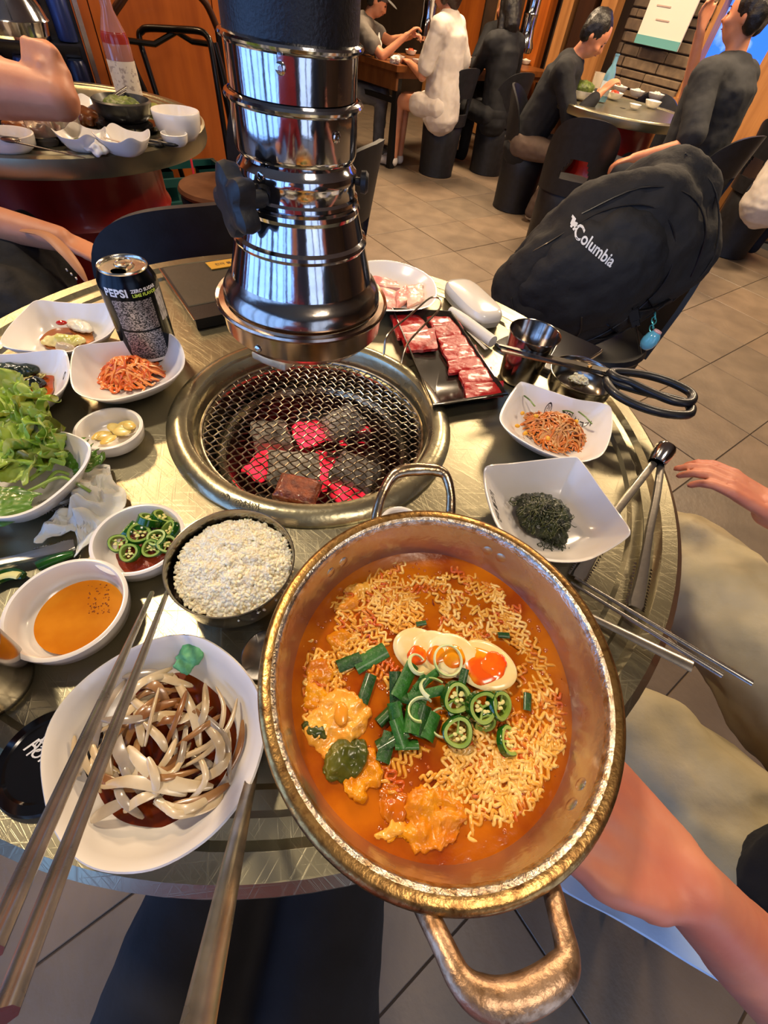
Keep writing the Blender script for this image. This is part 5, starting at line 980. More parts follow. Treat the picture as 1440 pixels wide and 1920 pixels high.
def figure(name_label, pel, hd, lean=10, s=1., hands=None, shirt=None, pants=None, hair=None, skin=SKIN, long_hair=0., bare_legs=False, shoe=None, sleeve=.9, feet=(.12, .12), knees=None, head_turn=0., head_pitch=10., side_lean=0., wide=1., cap=None, vox=.0105, seat=None, face=True, spread=.09, hscale=1.):
    t = thing('person', name_label, 'person', (pel[0], pel[1], 0)); p = V(pel); h = radians(hd); f = V((cos(h), sin(h), 0)); sd = V((-sin(h), cos(h), 0)); U = V((0, 0, 1))
    ln = radians(lean); sl = radians(side_lean); tu = (U*cos(ln)+f*sin(ln)+sd*sin(sl)).normalized(); tf = (f-tu*f.dot(tu)).normalized()
    waist = p+tu*.16*s; chest = p+tu*.36*s; shc = p+tu*.46*s; nk = p+tu*.54*s
    hh = h+radians(head_turn); hf = V((cos(hh), sin(hh), 0)); hp = radians(head_pitch+lean*.6); hfd = (hf*cos(hp)-U*sin(hp)).normalized(); hu = (U*cos(hp)+hf*sin(hp)).normalized(); hs = hu.cross(hfd)
    hc = nk+(tu*.35+hu*.65).normalized()*.135*s+hfd*.018*s; hs_ = s*hscale
    bd = MB(); R = Matrix((hs, hfd, hu)).transposed()
    bd.ball(hc+hu*.018*hs_, (.074*hs_, .092*hs_, .098*hs_), 20, 12, R); bd.ball(hc-hu*.045*hs_+hfd*.022*hs_, (.056*hs_, .064*hs_, .062*hs_), 16, 10, R); bd.cap(hc-hu*.02*s, .05*s, nk-tu*.02*s, .055*s)
    bd.cap(hc+hfd*.088*hs_+hu*.008*hs_, .010*hs_, hc+hfd*.104*hs_-hu*.018*hs_, .0135*hs_, 8)
    for k in (-1, 1): bd.ball(hc+hs*k*.074*hs_-hu*.008*hs_-hfd*.008*hs_, (.011*hs_, .017*hs_, .028*hs_), 10, 8, R); bd.ball(hc+hfd*.07*hs_+hs*k*.036*hs_-hu*.02*hs_, (.024*hs_, .024*hs_, .02*hs_), 10, 8, R)
    bd.ball(hc+hfd*.084*hs_-hu*.047*hs_, (.022*hs_, .012*hs_, .010*hs_), 10, 6, R)
    bd.chain([p, waist, chest, shc], [.13*s, .115*s, .13*s, .10*s], 16)
    hs2 = hands or (p+f*.35*s+sd*.2*s+U*.05*s, p+f*.35*s-sd*.2*s+U*.05*s); sh = MB(); el_ = []
    for k, hd_ in zip((1, -1), hs2):
        shd = shc+sd*k*.165*s*wide; bd.cap(shc, .09*s, shd, .058*s); e, w_ = ik(shd, V(hd_), .285*s, .25*s, sd*k*.45-U*.9-f*.3)
        bd.chain([shd, e, w_], [.050*s, .040*s, .026*s]); dd = (w_-e).normalized(); hand_caps(bd, w_, dd, (U if abs(dd.z) < .8 else f), s, -k, .9); sh.cap(chest, .13*s*wide, shd, .074*s); sh.cap(shc, .112*s, shd, .076*s); q = shd.lerp(e, sleeve) if sleeve <= 1 else e
        sh.cap(shd, .074*s, q, .060*s*(1.25 if sleeve < 1 else 1.05))
        if sleeve > 1: sh.cap(e, .056*s, e.lerp(w_, sleeve-1), .044*s)
    pt = MB(); hip = []
    for j, k in enumerate((1, -1)):
        hp_ = p+sd*k*.088*s-U*.01*s; kn = V(knees[j]) if knees else hp_+f*.42*s+sd*k*(spread-.088)*s; an = V((kn.x, kn.y, .075*s))+f*(feet[j]-.12)*s
        bd.chain([hp_, kn, an], [.082*s, .055*s, .036*s]); pt.chain([hp_, kn], [.096*s, .072*s]); 
        if bare_legs: pt = pt; 
        else: pt.chain([kn, an], [.070*s, .060*s])
        toe = an+f*.15*s-U*.035*s; bd.cap(an-U*.03*s, .035*s, toe, .026*s); hip.append((an, toe))
    body = bd.fuse('body', skin, t, vox, 3)
    sh.chain([p-tu*.03*s, waist, chest, shc], [.155*s*wide, .145*s*wide, .152*s*wide, .115*s], 16)
    W_ = lambda q, n: q+n*(.006*s*nz(q, 13/s, 1)+.003*s*nz(q, 34/s, 2))
    if shirt: sh.fuse('shirt', shirt, t, vox, 4, W_)
    if pants:
        if bare_legs: pt = MB(); [pt.chain([p+sd*k*.088*s, (p+sd*k*.088*s).lerp(V(knees[j]) if knees else p+sd*k*.088*s+f*.42*s, .5)], [.10*s, .085*s]) for j, k in enumerate((1, -1))]
        pt.ball(p, (.15*s, .15*s, .12*s), 16, 10); pt.fuse('trousers', pants, t, vox, 4, W_)
    if hair:
        hr = MB(); hr.ball(hc+hu*.032*hs_-hfd*.016*hs_, (.084*hs_, .094*hs_, .096*hs_), 20, 12, R)
        for k in (-1, 1): hr.ball(hc+hs*k*.052*hs_-hfd*.045*hs_+hu*.0*hs_, (.040*hs_, .05*hs_, .07*hs_), 12, 8, R)
        if long_hair: hr.chain([hc-hfd*.04*s, hc-hfd*.075*s-U*long_hair*.45*s, hc-hfd*.09*s-U*long_hair*s], [.082*s, .082*s, .05*s]); [hr.chain([hc+hs*k*.06*s, hc+hs*k*.075*s-hfd*.03*s-U*long_hair*.7*s], [.035*s, .032*s]) for k in (-1, 1)]
        ho = hr.fuse('hair', hair, t, vox*.8, 3, lambda q, n: q+n*(.004*nz(q, 60, 4)))
        if face or True:
            lim = hc+hfd*.052*hs_
            bm = bmesh.new(); bm.from_mesh(ho.data); dl = [v for v in bm.verts if (v.co-lim).dot(hfd) > 0 and (v.co-hc).dot(hu) < .060*hs_]; bmesh.ops.delete(bm, geom=dl, context='VERTS'); bm.to_mesh(ho.data); bm.free()
    if face:
        for k in (-1, 1):
            mb = MB(); mb.ball(hc+hfd*.0855*hs_+hs*k*.030*hs_+hu*.006*hs_, (.012*hs_, .006*hs_, .0055*hs_), 10, 6, R); mb.build('eye', M('eye_dark', '#1a100c', .3), t)
            mb = MB(); mb.tube([hc+hfd*.088*hs_+hs*k*(.014+.016*i)*hs_+hu*(.026+.003*sin(i*1.6))*hs_ for i in range(3)], .0035*hs_, 6, .5); mb.build('eyebrow', HAIR, t)
        mb = MB(); mb.tube([hc+hfd*(.0955-.003*abs(i))*hs_-hu*.047*hs_+hs*i*.011*hs_ for i in (-2, -1, 0, 1, 2)], .004*hs_, 6, .6); mb.build('mouth', M('lips', '#8e4236', .4), t)
    if shoe:
        for an, toe in hip:
            mb = MB(); mb.chain([an-U*.022*s, an.lerp(toe, .5)-U*.012*s, toe-U*.002*s], [.046*s, .042*s, .035*s]); mb.fuse('shoe', shoe, t, .008, 3)
    if cap:
        mb = MB(); mb.ball(hc+hu*.055*hs_-hfd*.005*hs_, (.09*hs_, .10*hs_, .075*hs_), 20, 10, R); mb.build('cap', cap, t); mb = MB(); mb.ball(hc+hu*.05*hs_+hfd*.12*hs_, (.06*hs_, .06*hs_, .008*hs_), 16, 6, R); mb.build('cap_brim', cap, t)
    return t
GREYC = M('grey_cloth', '#5e564e', .85, 0, '#6b635a', 12, bump=.25, bs=60); WHC = M('white_cloth', '#cfc4b8', .8, 0, '#bfb3a8', 9, bump=.25, bs=50, sss=.1); BLC = M('black_cloth', '#0d0d10', .85, 0, '#16161a', 12, bump=.25, bs=60)
DGC = M('charcoal_cloth', '#232427', .85, 0, '#1a1b1e', 9, bump=.3, bs=50); NAVY = M('navy_cloth', '#0f1320', .8, bump=.2, bs=60); TAUPE = M('taupe_cloth', '#5c4a3e', .85, 0, '#4f4036', 9, bump=.25, bs=60); SHG = M('shoe_grey', '#6a6250', .7); SHW = M('shoe_white', '#b8ae9e', .6, bump=.2, bs=120); GREYT = M('grey_jeans', '#5f5c58', .85, 0, '#6e6a66', 14, bump=.2, bs=80)
figure('person in a grey tee and cap eating at the left end of the long table', (-.98, 5.05, .42), 2, 26, .86, (V((-.42, 4.98, .78)), V((-.44, 4.86, .79))), GREYC, GREYT, HAIR, shoe=SHG, sleeve=.55, head_pitch=12, feet=(.10, .12), cap=M('cap_grey', '#4c4a48', .8), vox=.011)
figure('person with bobbed brown hair in a loose white top seen from behind', (-.09, 4.66, .46), 158, 6, .90, (V((-.38, 4.72, .66)), V((-.16, 5.0, .68))), WHC, WHC, HAIRB, sleeve=.75, bare_legs=True, shoe=M('sock_white', '#d8cfc6', .8), head_pitch=18, vox=.010, long_hair=.10, wide=1.12, hscale=1.1, knees=(V((-.44, 4.76, .44)), V((-.40, 4.86, .44))))
figure('person with long dark hair all in black seen from behind', (.36, 5.02, .42), 133, 8, .88, (V((.1, 5.35, .68)), V((.35, 5.5, .68))), BLC, BLC, HAIR, sleeve=1.8, head_pitch=8, vox=.011, long_hair=.22, shoe=BLC, face=False)
figure('person with reddish long hair facing the camera across the long table', (.30, 6.05, .42), -52, 6, .88, (V((.5, 5.7, .70)), V((.2, 5.55, .70))), BLC, BLC, M('hair_auburn', '#4a2414', .5, bump=.4, bs=160), sleeve=1.8, head_pitch=14, long_hair=.20)
figure('person in black with taupe trousers leaning over the far round table', (.56, 4.15, .42), -18, 20, .90, (V((.98, 4.20, .74)), V((.93, 3.98, .75))), BLC, TAUPE, HAIR, sleeve=1.75, head_pitch=22, feet=(.02, .0), shoe=SHW, knees=(V((.92, 4.10, .42)), V((.83, 3.92, .42))), vox=.010)
figure('broad person in a dark grey tee drinking with back turned', (1.41, 3.34, .47), 132, 6, 1.0, (V((1.03, 3.14, .60)), Q(1312, 62, 3.45)), DGC, NAVY, HAIR, sleeve=.85, head_pitch=2, head_turn=14, wide=1.22, vox=.011, feet=(.05, .05), shoe=BLC)
figure('person in a loose white shirt cut off by the right edge', (2.20, 3.72, .45), 60, 8, .95, (V((2.3, 4.2, .6)), V((2.5, 4.0, .6))), WHC, NAVY, HAIR, sleeve=.9, vox=.012, wide=1.2, face=False, shoe=None)
# sandalled foot at the right edge
fc = P(1418, 442, .03); SD = thing('sandal', 'dark sandal with three white stripes on a foot at the right edge', 'sandal', fc)
mb = MB(); mb.chain([fc+V((-.10, .02, .012)), fc+V((0, 0, .02)), fc+V((.10, -.03, .04)), fc+V((.15, -.02, .16))], [.026, .036, .036, .034])
for k in range(5): mb.cap(fc+V((-.10, .045-.018*k, .012)), .011, fc+V((-.135+.006*k, .048-.018*k, .010)), .010, 8)
mb.fuse('foot', SKIN, SD, .007, 2); mb = MB(); mb.box(fc+V((-.01, .005, -.018)), (.27, .10, .02), -.15, ch=.006); mb.build('sole', BLKP, SD)
mb = MB(); mb.tube([fc+V((.0, .052*cos(a), .012+.048*sin(a))) for a in [pi*i/10 for i in range(11)]], .022, 8, .2); mb.build('strap', BLKP, SD)
for k in range(3):
    mb = MB(); mb.tube([fc+V((-.018+.016*k+.01*sin(a), .056*cos(a), .017+.050*sin(a))) for a in [pi*(i+1)/12 for i in range(9)]], .003, 6); mb.build('stripe', WHC, SD)
# ================================================================ long table
LT = thing('long_table', 'long wooden table with black legs behind the duct', 'table', (-.467, 4.63, 0)); K0 = V((-.467, 4.63, 0)); ea = V((.729, .685, 0)); eb = V((-.80, .60, 0)); WT = M('table_wood', '#7d4a22', .35, 0, '#6a3a18', 5, bump=.05, bs=60, coat=.2, sc=(3, 3, 1))
def quadbox(mb, a, da, db, z0, z1): 
    pl_ = [a, a+da, a+da+db, a+db]; mb.loft([[V((p.x, p.y, z0)) for p in pl_], [V((p.x, p.y, z1)) for p in pl_]]); return mb
quadbox(MB(), K0, ea*1.9, eb*.62, .61, .645).build('tabletop', WT, LT, ang=0)
quadbox(MB(), K0+ea*.04+eb*.04, eb*.54, ea*.02, .50, .61).build('apron', WT, LT, ang=0); quadbox(MB(), K0+ea*.04+eb*.04, ea*1.85, eb*.02, .57, .61).build('apron', WT, LT, ang=0)
for i, (a_, b_) in enumerate(((.06, .05), (.06, .55), (1.8, .05), (1.8, .55))): quadbox(MB(), K0+ea*a_+eb*b_, ea*.045, eb*.045, 0, .61).build('leg', BLKP, LT, ang=0)
quadbox(MB(), K0+ea*.065+eb*.07, ea*.03, eb*.48, .42, .45).build('stretcher', BLKP, LT, ang=0)
def far_dish(x, y, z, R, h, label, cat='dish', m=None, group=None, fill=None, name='small_dish'):
    p = P(x, y, z+.01); t = thing(name, label, cat, V((p.x, p.y, z)), group)
    MB().lathe([(0, 0), (R*.55, 0), (R*.8, h*.3), (R, h), (R*.95, h), (R*.75, h*.4), (R*.5, h*.2), (0, h*.2)], (p.x, p.y, z+.0005), 28, c0=True, c1=True).build('bowl', m or WHITE, t)
    return t, V((p.x, p.y, z))
def far_food(name, p, r, h, m, label, cat, seed=1):
    mb = MB(); mb.ball(p+V((0, 0, h*.7)), (r, r*.85, h), 14, 8)
    for k in range(5): a = k*1.3+seed; mb.ball(p+V((r*.5*cos(a), r*.5*sin(a), h*1.0)), (r*.4, r*.35, h*.5), 8, 6)
    o = mb.fuse(name, m, None, max(.004, r*.12), 1, lambda q, n: q+n*(r*.15*nz(q, 90, seed)), label=label, cat=cat)
FM = {'red': M('food_red', '#a8431c', .35, 0, '#8a2a10', 60, coat=.3), 'green': M('food_green', '#3e4a18', .5, 0, '#5f6e28', 50), 'white': M('food_white', '#d8cdb8', .5), 'brown': M('food_brown', '#5c2e14', .35, 0, '#7a4520', 60, coat=.3), 'dark': M('food_dark', '#1c1a14', .4)}
zt = .6455
for i, (x, y, R, f_) in enumerate(((725, 103, .055, 'green'), (748, 112, .05, 'white'), (770, 100, .05, 'red'), (783, 118, .045, None), (868, 105, .055, 'red'), (880, 122, .05, 'white'), (985, 118, .05, 'white'), (1000, 108, .05, 'red'))):
    lb = ['dish of greens at the left end of the long table', 'dish of white pickles by the left corner of the long table', 'dish of red kimchi beside the eating hands on the long table', 'empty white dish beside the white top on the long table', 'dish of red side dish right of the white top', 'small white dish in front of the red one on the long table', 'white dish at the right part of the long table', 'red side dish at the far right of the long table'][i]
    t_, p_ = far_dish(x, y, zt, R, .03, lb, group='dishes on the long table')
    if f_: far_food({'red': 'kimchi', 'green': 'greens', 'white': 'pickles'}[f_], p_+V((0, 0, .01)), R*.6, .018, FM[f_], lb.replace('dish of ', '', 1)+', the food itself', 'food', i)
p = P(700, 100, zt); BO = thing('sauce_bottle', 'yellow squeeze bottle with pointed nozzle on the long table', 'bottle', p); MB().lathe([(0, 0), (.028, 0), (.03, .01), (.03, .09), (.02, .105), (.012, .108)], p, 20, c0=True).build('body', M('squeeze_yellow', '#d88a2a', .4), BO); MB().lathe([(.014, .105), (.014, .12), (.003, .15), (0, .15)], p, 16).build('nozzle', WHITE, BO)
p = P(708, 106, zt); BO = thing('sauce_bottle', 'white squeeze bottle beside the yellow one on the long table', 'bottle', p); MB().lathe([(0, 0), (.026, 0), (.028, .01), (.028, .075), (.018, .09), (.012, .094)], p, 20, c0=True).build('body', WHITE, BO); MB().lathe([(.013, .09), (.013, .10), (.003, .13), (0, .13)], p, 16).build('nozzle', WHITE, BO)
p = P(742, 116, zt+.01); lump('crumpled_tissue', p+V((0, 0, .012)), (.04, .03, .018), 20, 4, TIS, 'crumpled white tissue on the left corner of the long table', 'tissue', vox=.004, amp=.5, boxy=False)
# hanging exhaust ducts farther away
def far_duct(x, y, zb, label, s_=1.):
    t = thing('exhaust_duct', label, 'exhaust duct', (x, y, zb)); c = (x, y, zb)
    MB().lathe([(.055, .30), (.055, 2.9-zb), (.052, 2.9-zb), (.052, .30)], c, 32).build('black_sleeve', BLKD, t)
    MB().lathe([(.057, .32), (.060, .31), (.057, .30), (.056, .19), (.060, .18), (.058, .17), (.056, .10), (.066, .04), (.078, .02), (.085, 0), (.088, -.004), (.083, -.005), (.078, -.03), (.07, -.036), (.07, 0), (.05, .10), (.05, .32), (.057, .32)], c, 48).build('steel_tube', DM, t, ang=28); return t
far_duct(-1.149, 1.518, .935, 'steel exhaust duct hanging over the neighbouring table at top left')
far_duct(-.30, 5.02, .80, 'thin steel exhaust duct between the grey tee and the white top')
far_duct(.50, 5.45, .80, 'steel exhaust duct over the right part of the long table')
# ================================================================ far round table
FT = V((1.13, 4.10, 0)); drum_table(FT, .46, .02, 'round steel table with red drum base by the stone wall', .68, rd=.02)
z6 = .685
fl_ = [(1150, 182, .062, .035, 'red', 'white dish of red kimchi in front of the blue bottle'), (1160, 170, .058, .035, 'white', 'white dish behind the blue bottle on the far round table'), (1192, 178, .058, .035, 'white', 'white dish in the middle right of the far round table'), (1228, 184, .06, .035, 'white', 'white dish near the elbow at the far round table'), (1190, 200, .04, .022, None, 'tiny white saucer at the front of the far round table'), (1222, 198, .055, .035, None, 'empty white dish at the front right of the far round table')]
for x, y, R, h_, f_, lb in fl_:
    t_, p_ = far_dish(x, y, z6, R, h_, lb, group='dishes on the far round table')
    if f_: far_food({'red': 'kimchi', 'white': 'pickles'}[f_], p_+V((0, 0, .012)), R*.55, .02, FM[f_ if f_ == 'red' else 'white'], 'food in the '+lb, 'food', 3)
t_, p_ = far_dish(1088, 182, z6, .09, .045, 'white bowl piled with dark greens on the far round table', 'bowl'); far_food('greens', p_+V((0, 0, .03)), .075, .035, FM['green'], 'heap of dark green leaves on the far round table', 'greens', 5)
p = P(1126, 190, z6); MB().lathe([(0, 0), (.031, 0), (.033, .006), (.033, .12), (.028, .145), (.014, .175), (.012, .215), (.014, .217), (.014, .225), (0, .225)], p, 24, c0=True, c1=True).build('glass_bottle', M('blue_glass', '#7fb4c8', .1, 0, coat=.5, trans=.4), None, label='pale blue glass liquor bottle on the far round table', cat='bottle')
mb = MB(); mb.lathe([(.0335, .03), (.0337, .05), (.0337, .08), (.0335, .10)], p, 24); mb.build('bottle_label', M('label_pale', '#c8d4d8', .5), bpy.data.objects['glass_bottle'])
p = P(1112, 176, z6); MB().lathe([(0, 0), (.032, 0), (.038, .11), (.036, .11), (.030, .006), (0, .006)], p, 24, c0=True, c1=True).build('beer_glass', M('clear_glass', '#e6dccb', .05, 0, coat=.3, trans=.6), None, label='pale drinking glass behind the blue bottle', cat='glass')
a, b = P(1036, 174, z6+.012), P(1062, 178, z6+.012); chop(a, b, .008, .008, 'wet_towel', 'white rolled towel at the left rim of the far round table', None, 'towel', .6, m=WHC)
# ================================================================ neighbouring table on the left
LC = V((-1.149, 1.518, 0)); drum_table(LC, .43, .02, 'neighbouring round steel table with red drum base at upper left', rd=.022)
zl = T+.0008
def near_dish(x, y, R, h, label, fill=None, cat='dish', sides=1):
    p = P(x, y, zl+h); rim = [V((p.x+R*(abs(cos(a))**.6)*(1 if cos(a) > 0 else -1)*(1 if sides else 1), p.y+R*(abs(sin(a))**.6)*(1 if sin(a) > 0 else -1), zl+h+.006*cos(4*a+pi))) for a in [2*pi*i/48+.0 for i in range(48)]]
    o = bowlmesh(rim, V((p.x, p.y, 0)), zl).build('square_dish', WHITE, None, ang=50, label=label, cat=cat, group='dishes on the neighbouring table'); return V((p.x, p.y, zl))
p = near_dish(228, 250, .058, .04, 'white square dish with leftover kimchi at the front of the neighbouring table'); far_food('kimchi', p+V((.005, 0, .006)), .028, .010, FM['red'], 'orange leftover kimchi in the white square dish', 'kimchi', 2)
chop(p+V((-.03, -.03, .034)), p+V((.01, .02, .014)), .004, .004, 'paper_stick', 'white paper wrapper stuck in the leftover kimchi dish', None, 'paper', .5, m=WHC)
p = near_dish(150, 245, .052, .038, 'white square dish with a green leaf behind the glasses'); far_food('greens', p+V((-.01, 0, .008)), .022, .008, FM['green'], 'dark green leaf in the dish behind the glasses', 'greens', 2)
p = near_dish(165, 190, .055, .035, 'white square dish behind the reaching arm')
p = P(12, 262, zl+.02); p.z = 0; round_dish('soup_bowl', 'white round bowl with a spoon at the far left edge', p, .06, .034, cat='bowl')
chop(P(22, 265, T+.035), P(160, 296, T+.012), .0035, .0022, 'spoon_handle', 'long steel spoon lying from the white bowl to the table rim', None, 'spoon', .5)
mb = MB(); mb.ball(P(20, 262, T+.034), (.022, .015, .005), 16, 8); mb.build('spoon_head', CH, bpy.data.objects['spoon_handle'])
bpy.data.objects['spoon_handle'].name = 'soup_spoon'
p = P(336, 228, T+.035); p.z = 0; round_dish('tall_bowl', 'tall white round bowl at the right of the neighbouring table', V((p.x, p.y-.01, 0)), .062, .060, cat='bowl', foot=.6)
p = P(327, 255, T+.02); p.z = 0; round_dish('sauce_cup', 'small white cup in front of the tall white bowl', p, .034, .026)
p = P(235, 215, T+.03); SPT = thing('stone_pot', 'black stone stew pot on its tray on the neighbouring table', 'pot', V((p.x, p.y, T)))
MB().lathe([(0, 0), (.075, 0), (.085, .006), (.085, .016), (.07, .02), (0, .02)], (p.x, p.y, zl), 40, c0=True, c1=True).build('tray', BLKG, SPT); MB().lathe([(0, .021), (.055, .021), (.07, .035), (.075, .06), (.07, .063), (.06, .045), (0, .045)], (p.x, p.y, zl), 40, c0=True, c1=True).build('pot', M('stoneware', '#1d1a18', .35, 0, '#3c3a34', 30, coat=.3), SPT)
far_food('stew', V((p.x, p.y, T+.045)), .05, .012, FM['green'], 'greenish stew in the black stone pot', 'stew', 4)
p = P(295, 210, T+.02); far_food('greens', V((p.x, p.y, T)), .06, .02, M('greens_light', '#7c7a38', .5, 0, '#56601f', 40), 'loose green leaves between the stone pot and the tall bowl', 'greens', 6)
p = P(60, 235, T+.02); near = P(60, 235, T+.02); MB().lathe([(0, .0), (.08, .0), (.11, .018), (.105, .018), (.07, .006), (0, .006)], (p.x, p.y, zl), 40, c0=True, c1=True).build('meat_plate', BLKG, None, label='dark plate of cooked meat under the reaching arm', cat='plate'); far_food('cooked_meat', V((p.x, p.y, T+.006)), .07, .02, FM['brown'], 'brown cooked meat heaped on the dark plate', 'meat', 7)
p = P(150, 215, T+.02); far_food('cooked_meat', V((p.x, p.y, T)), .05, .022, FM['brown'], 'brown grilled meat beside the stone pot', 'meat', 8)
GLS = M('drinking_glass', '#f0ece4', .03, 0, trans=.92, ior=1.45)
for x, y, lb in ((88, 270, 'clear drinking glass nearest the spoon on the neighbouring table'), (138, 268, 'clear drinking glass beside the green leaf dish')):
    p = P(x, y, zl); MB().lathe([(0, 0), (.026, 0), (.028, .004), (.034, .095), (.0325, .095), (.0265, .010), (0, .010)], p, 32, c0=True, c1=True).build('drinking_glass', GLS, None, label=lb, cat='glass')
p = P(180, 282, T+.012); lump('crumpled_tissue', V((p.x, p.y, T+.016)), (.026, .022, .016), 20, 9, TIS, 'crumpled white tissue at the rim of the neighbouring table', 'tissue', vox=.003, amp=.5, boxy=False)
SX2 = thing('scissors', 'black-handled scissors folded at the rim of the neighbouring table', 'scissors', P(300, 268, T)); 
for x, y in ((285, 268), (316, 268)): c_ = P(x, y, T+.008); MB().tube([c_+V((.024*cos(a*pi/12), .014*sin(a*pi/12), 0)) for a in range(24)], .0045, 8, closed=True).build('handle', HB, SX2)
MB().tube([P(270, 262, T+.006), P(240, 240, T+.006)], .004, 6, .4).build('blade', BL, SX2)
a, b = P(186, 196, T+.05), P(236, 163, T+.075); chop(a, b, .003, .003, 'chopstick', 'upper steel chopstick propped on the stone pot', 'chopsticks on the stone pot'); chop(a+V((.0, -.008, -.004)), b+V((.004, -.01, -.006)), .003, .003, 'chopstick', 'lower steel chopstick propped on the stone pot', 'chopsticks on the stone pot')
p = P(248, 196, T); p = V((p.x, p.y, zl)); WB = thing('wine_bottle', 'clear bottle of pink drink with a white label behind the stone pot', 'bottle', p)
MB().lathe([(0, 0), (.036, 0), (.038, .005), (.038, .13), (.034, .155), (.016, .20), (.0145, .255), (.0155, .256), (.0155, .262), (0, .262)], p, 32, c0=True, c1=True).build('glass', M('rose_glass', '#c88a80', .08, 0, coat=.5, trans=.5), WB)
MB().lathe([(.034, .10), (.0372, .102), (.0372, .145), (.033, .158)], p, 32, c0=True, c1=True).build('drink', M('rose_drink', '#8a2c22', .2, coat=.3), WB)
MB().lathe([(.0384, .012), (.0386, .015), (.0386, .096), (.0384, .10)], p, 32).build('label', M('wine_label', '#c8bcae', .6, 0, '#9a8c84', 90, (.55, .62)), WB)
MB().lathe([(.016, .235), (.0165, .264), (0, .265)], p, 20, c0=True).build('cap', M('cap_silver', '#a89c90', .3, .8), WB)
# reaching arm, its owner sits out of the picture
AR = thing('person', 'bare arm with a bent wrist reaching over the neighbouring table from the left edge', 'person', (-1.5, 1.0, 0))
e1_ = Q(108, 182, 1.10); e2_ = Q(104, 140, 1.12); mb = MB(); mb.chain([V((-1.88, 1.08, 1.12)), Q(-160, 150, 1.14), Q(0, 165, 1.10), e1_, e2_], [.065, .055, .054, .040, .030])
F_ = Q(90, 112, 1.13); mb.cap(e2_, .030, F_, .030)
for k in range(4):
    k0 = F_+V((-.024+.016*k, -.012, .022-.002*k)); mb.cap(F_+V((-.014+.010*k, .006, -.005)), .014, k0, .0115, 8); mb.cap(k0, .0112, k0+V((-.002, -.012, -.020)), .0105, 8); mb.cap(k0+V((-.002, -.012, -.020)), .0102, k0+V((0, .004, -.030)), .009, 8)
mb.cap(F_+V((.02, -.01, -.02)), .013, F_+V((.005, -.032, -.002)), .0105, 8)
mb.chain([V((-2.02, 1.05, 1.08)), V((-2.06, 1.05, .75)), V((-2.04, 1.05, .5))], [.13, .13, .15]); mb.cap((-2.02, 1.05, 1.14), .055, (-2.0, 1.07, 1.26), .055); mb.ball((-1.98, 1.09, 1.36), (.085, .095, .115)); mb.fuse('body', SKIN, AR, .006, 2)
mb = MB(); mb.chain([V((-2.02, 1.05, 1.08)), V((-2.06, 1.05, .75)), V((-2.04, 1.05, .5))], [.15, .15, .165]); mb.cap((-1.88, 1.08, 1.11), .085, (-1.55, 1.1, 1.03), .075); mb.fuse('shirt', BLC, AR, .011, 4); mb = MB(); mb.ball((-2.0, 1.08, 1.40), (.095, .10, .11)); mb.build('hair', HAIR, AR)
# seated neighbour in black, lower left: forearm on the lap, tan strap
NB = thing('person', 'person in a black jacket with a hand resting on the lap at the left edge', 'person', (-1.1, .8, 0))
mb = MB(); w0 = P(112, 448, .63); e0 = P(-60, 405, .66); mb.chain([e0+V((-.18, -.1, .2)), e0, w0], [.06, .045, .030]); hand_caps(mb, w0, (w0-e0)+V((0, 0, -.04)), (0, 0, 1), .85, 1, .5); mb.chain([V((-1.3, .75, .55)), V((-1.28, .8, .95)), V((-1.28, .85, 1.05))], [.12, .12, .1]); mb.cap((-1.28, .84, 1.1), .05, (-1.26, .86, 1.2), .05); mb.ball((-1.25, .88, 1.3), (.085, .095, .115))
mb.chain([V((-1.25, .75, .5)), P(-30, 365, .55), V((P(0, 430, .1).x, P(0, 430, .1).y, .1))], [.085, .062, .04]); mb.fuse('body', SKIN, NB, .007, 3)
mb = MB(); mb.chain([V((-1.3, .75, .5)), V((-1.28, .8, .95)), V((-1.28, .85, 1.05))], [.15, .15, .12]); mb.chain([P(-120, 520, .55), P(20, 490, .56), P(105, 520, .50)], [.12, .10, .05]); mb.chain([P(-80, 600, .5), P(40, 580, .5), P(140, 580, .42)], [.12, .10, .06]); mb.chain([P(-60, 440, .58), P(40, 430, .58), P(120, 500, .52)], [.05, .045, .03]); mb.cap(P(60, 560, .5), .1, P(90, 600, .3), .08)
mb.fuse('jacket', BLKF, NB, .009, 3, lambda q, n: q+n*(.010*nz(q, 14, 3)+.005*nz(q, 35, 4))); 
mb = MB(); mb.ball((-1.27, .86, 1.34), (.095, .10, .11)); mb.build('hair', HAIR, NB)
mb = MB(); mb.tube(cr([P(40, 432, .655), P(85, 440, .66), P(120, 470, .64), P(148, 505, .61), P(166, 535, .58)], 4), [.006, .013, .014, .010, .002], 8, .35); mb.build('bag_strap', M('tan_leather', '#b8805a', .5, bump=.1, bs=120), None, label='tan leather strap lying over the black jacket', cat='strap')
mb = MB()
for k in range(3): q = P(125+k*9, 506+k*8, .61); mb.box(q, (.008, .003, .003), -.8)
mb.build('jacket_print', WHC, NB, ang=0)
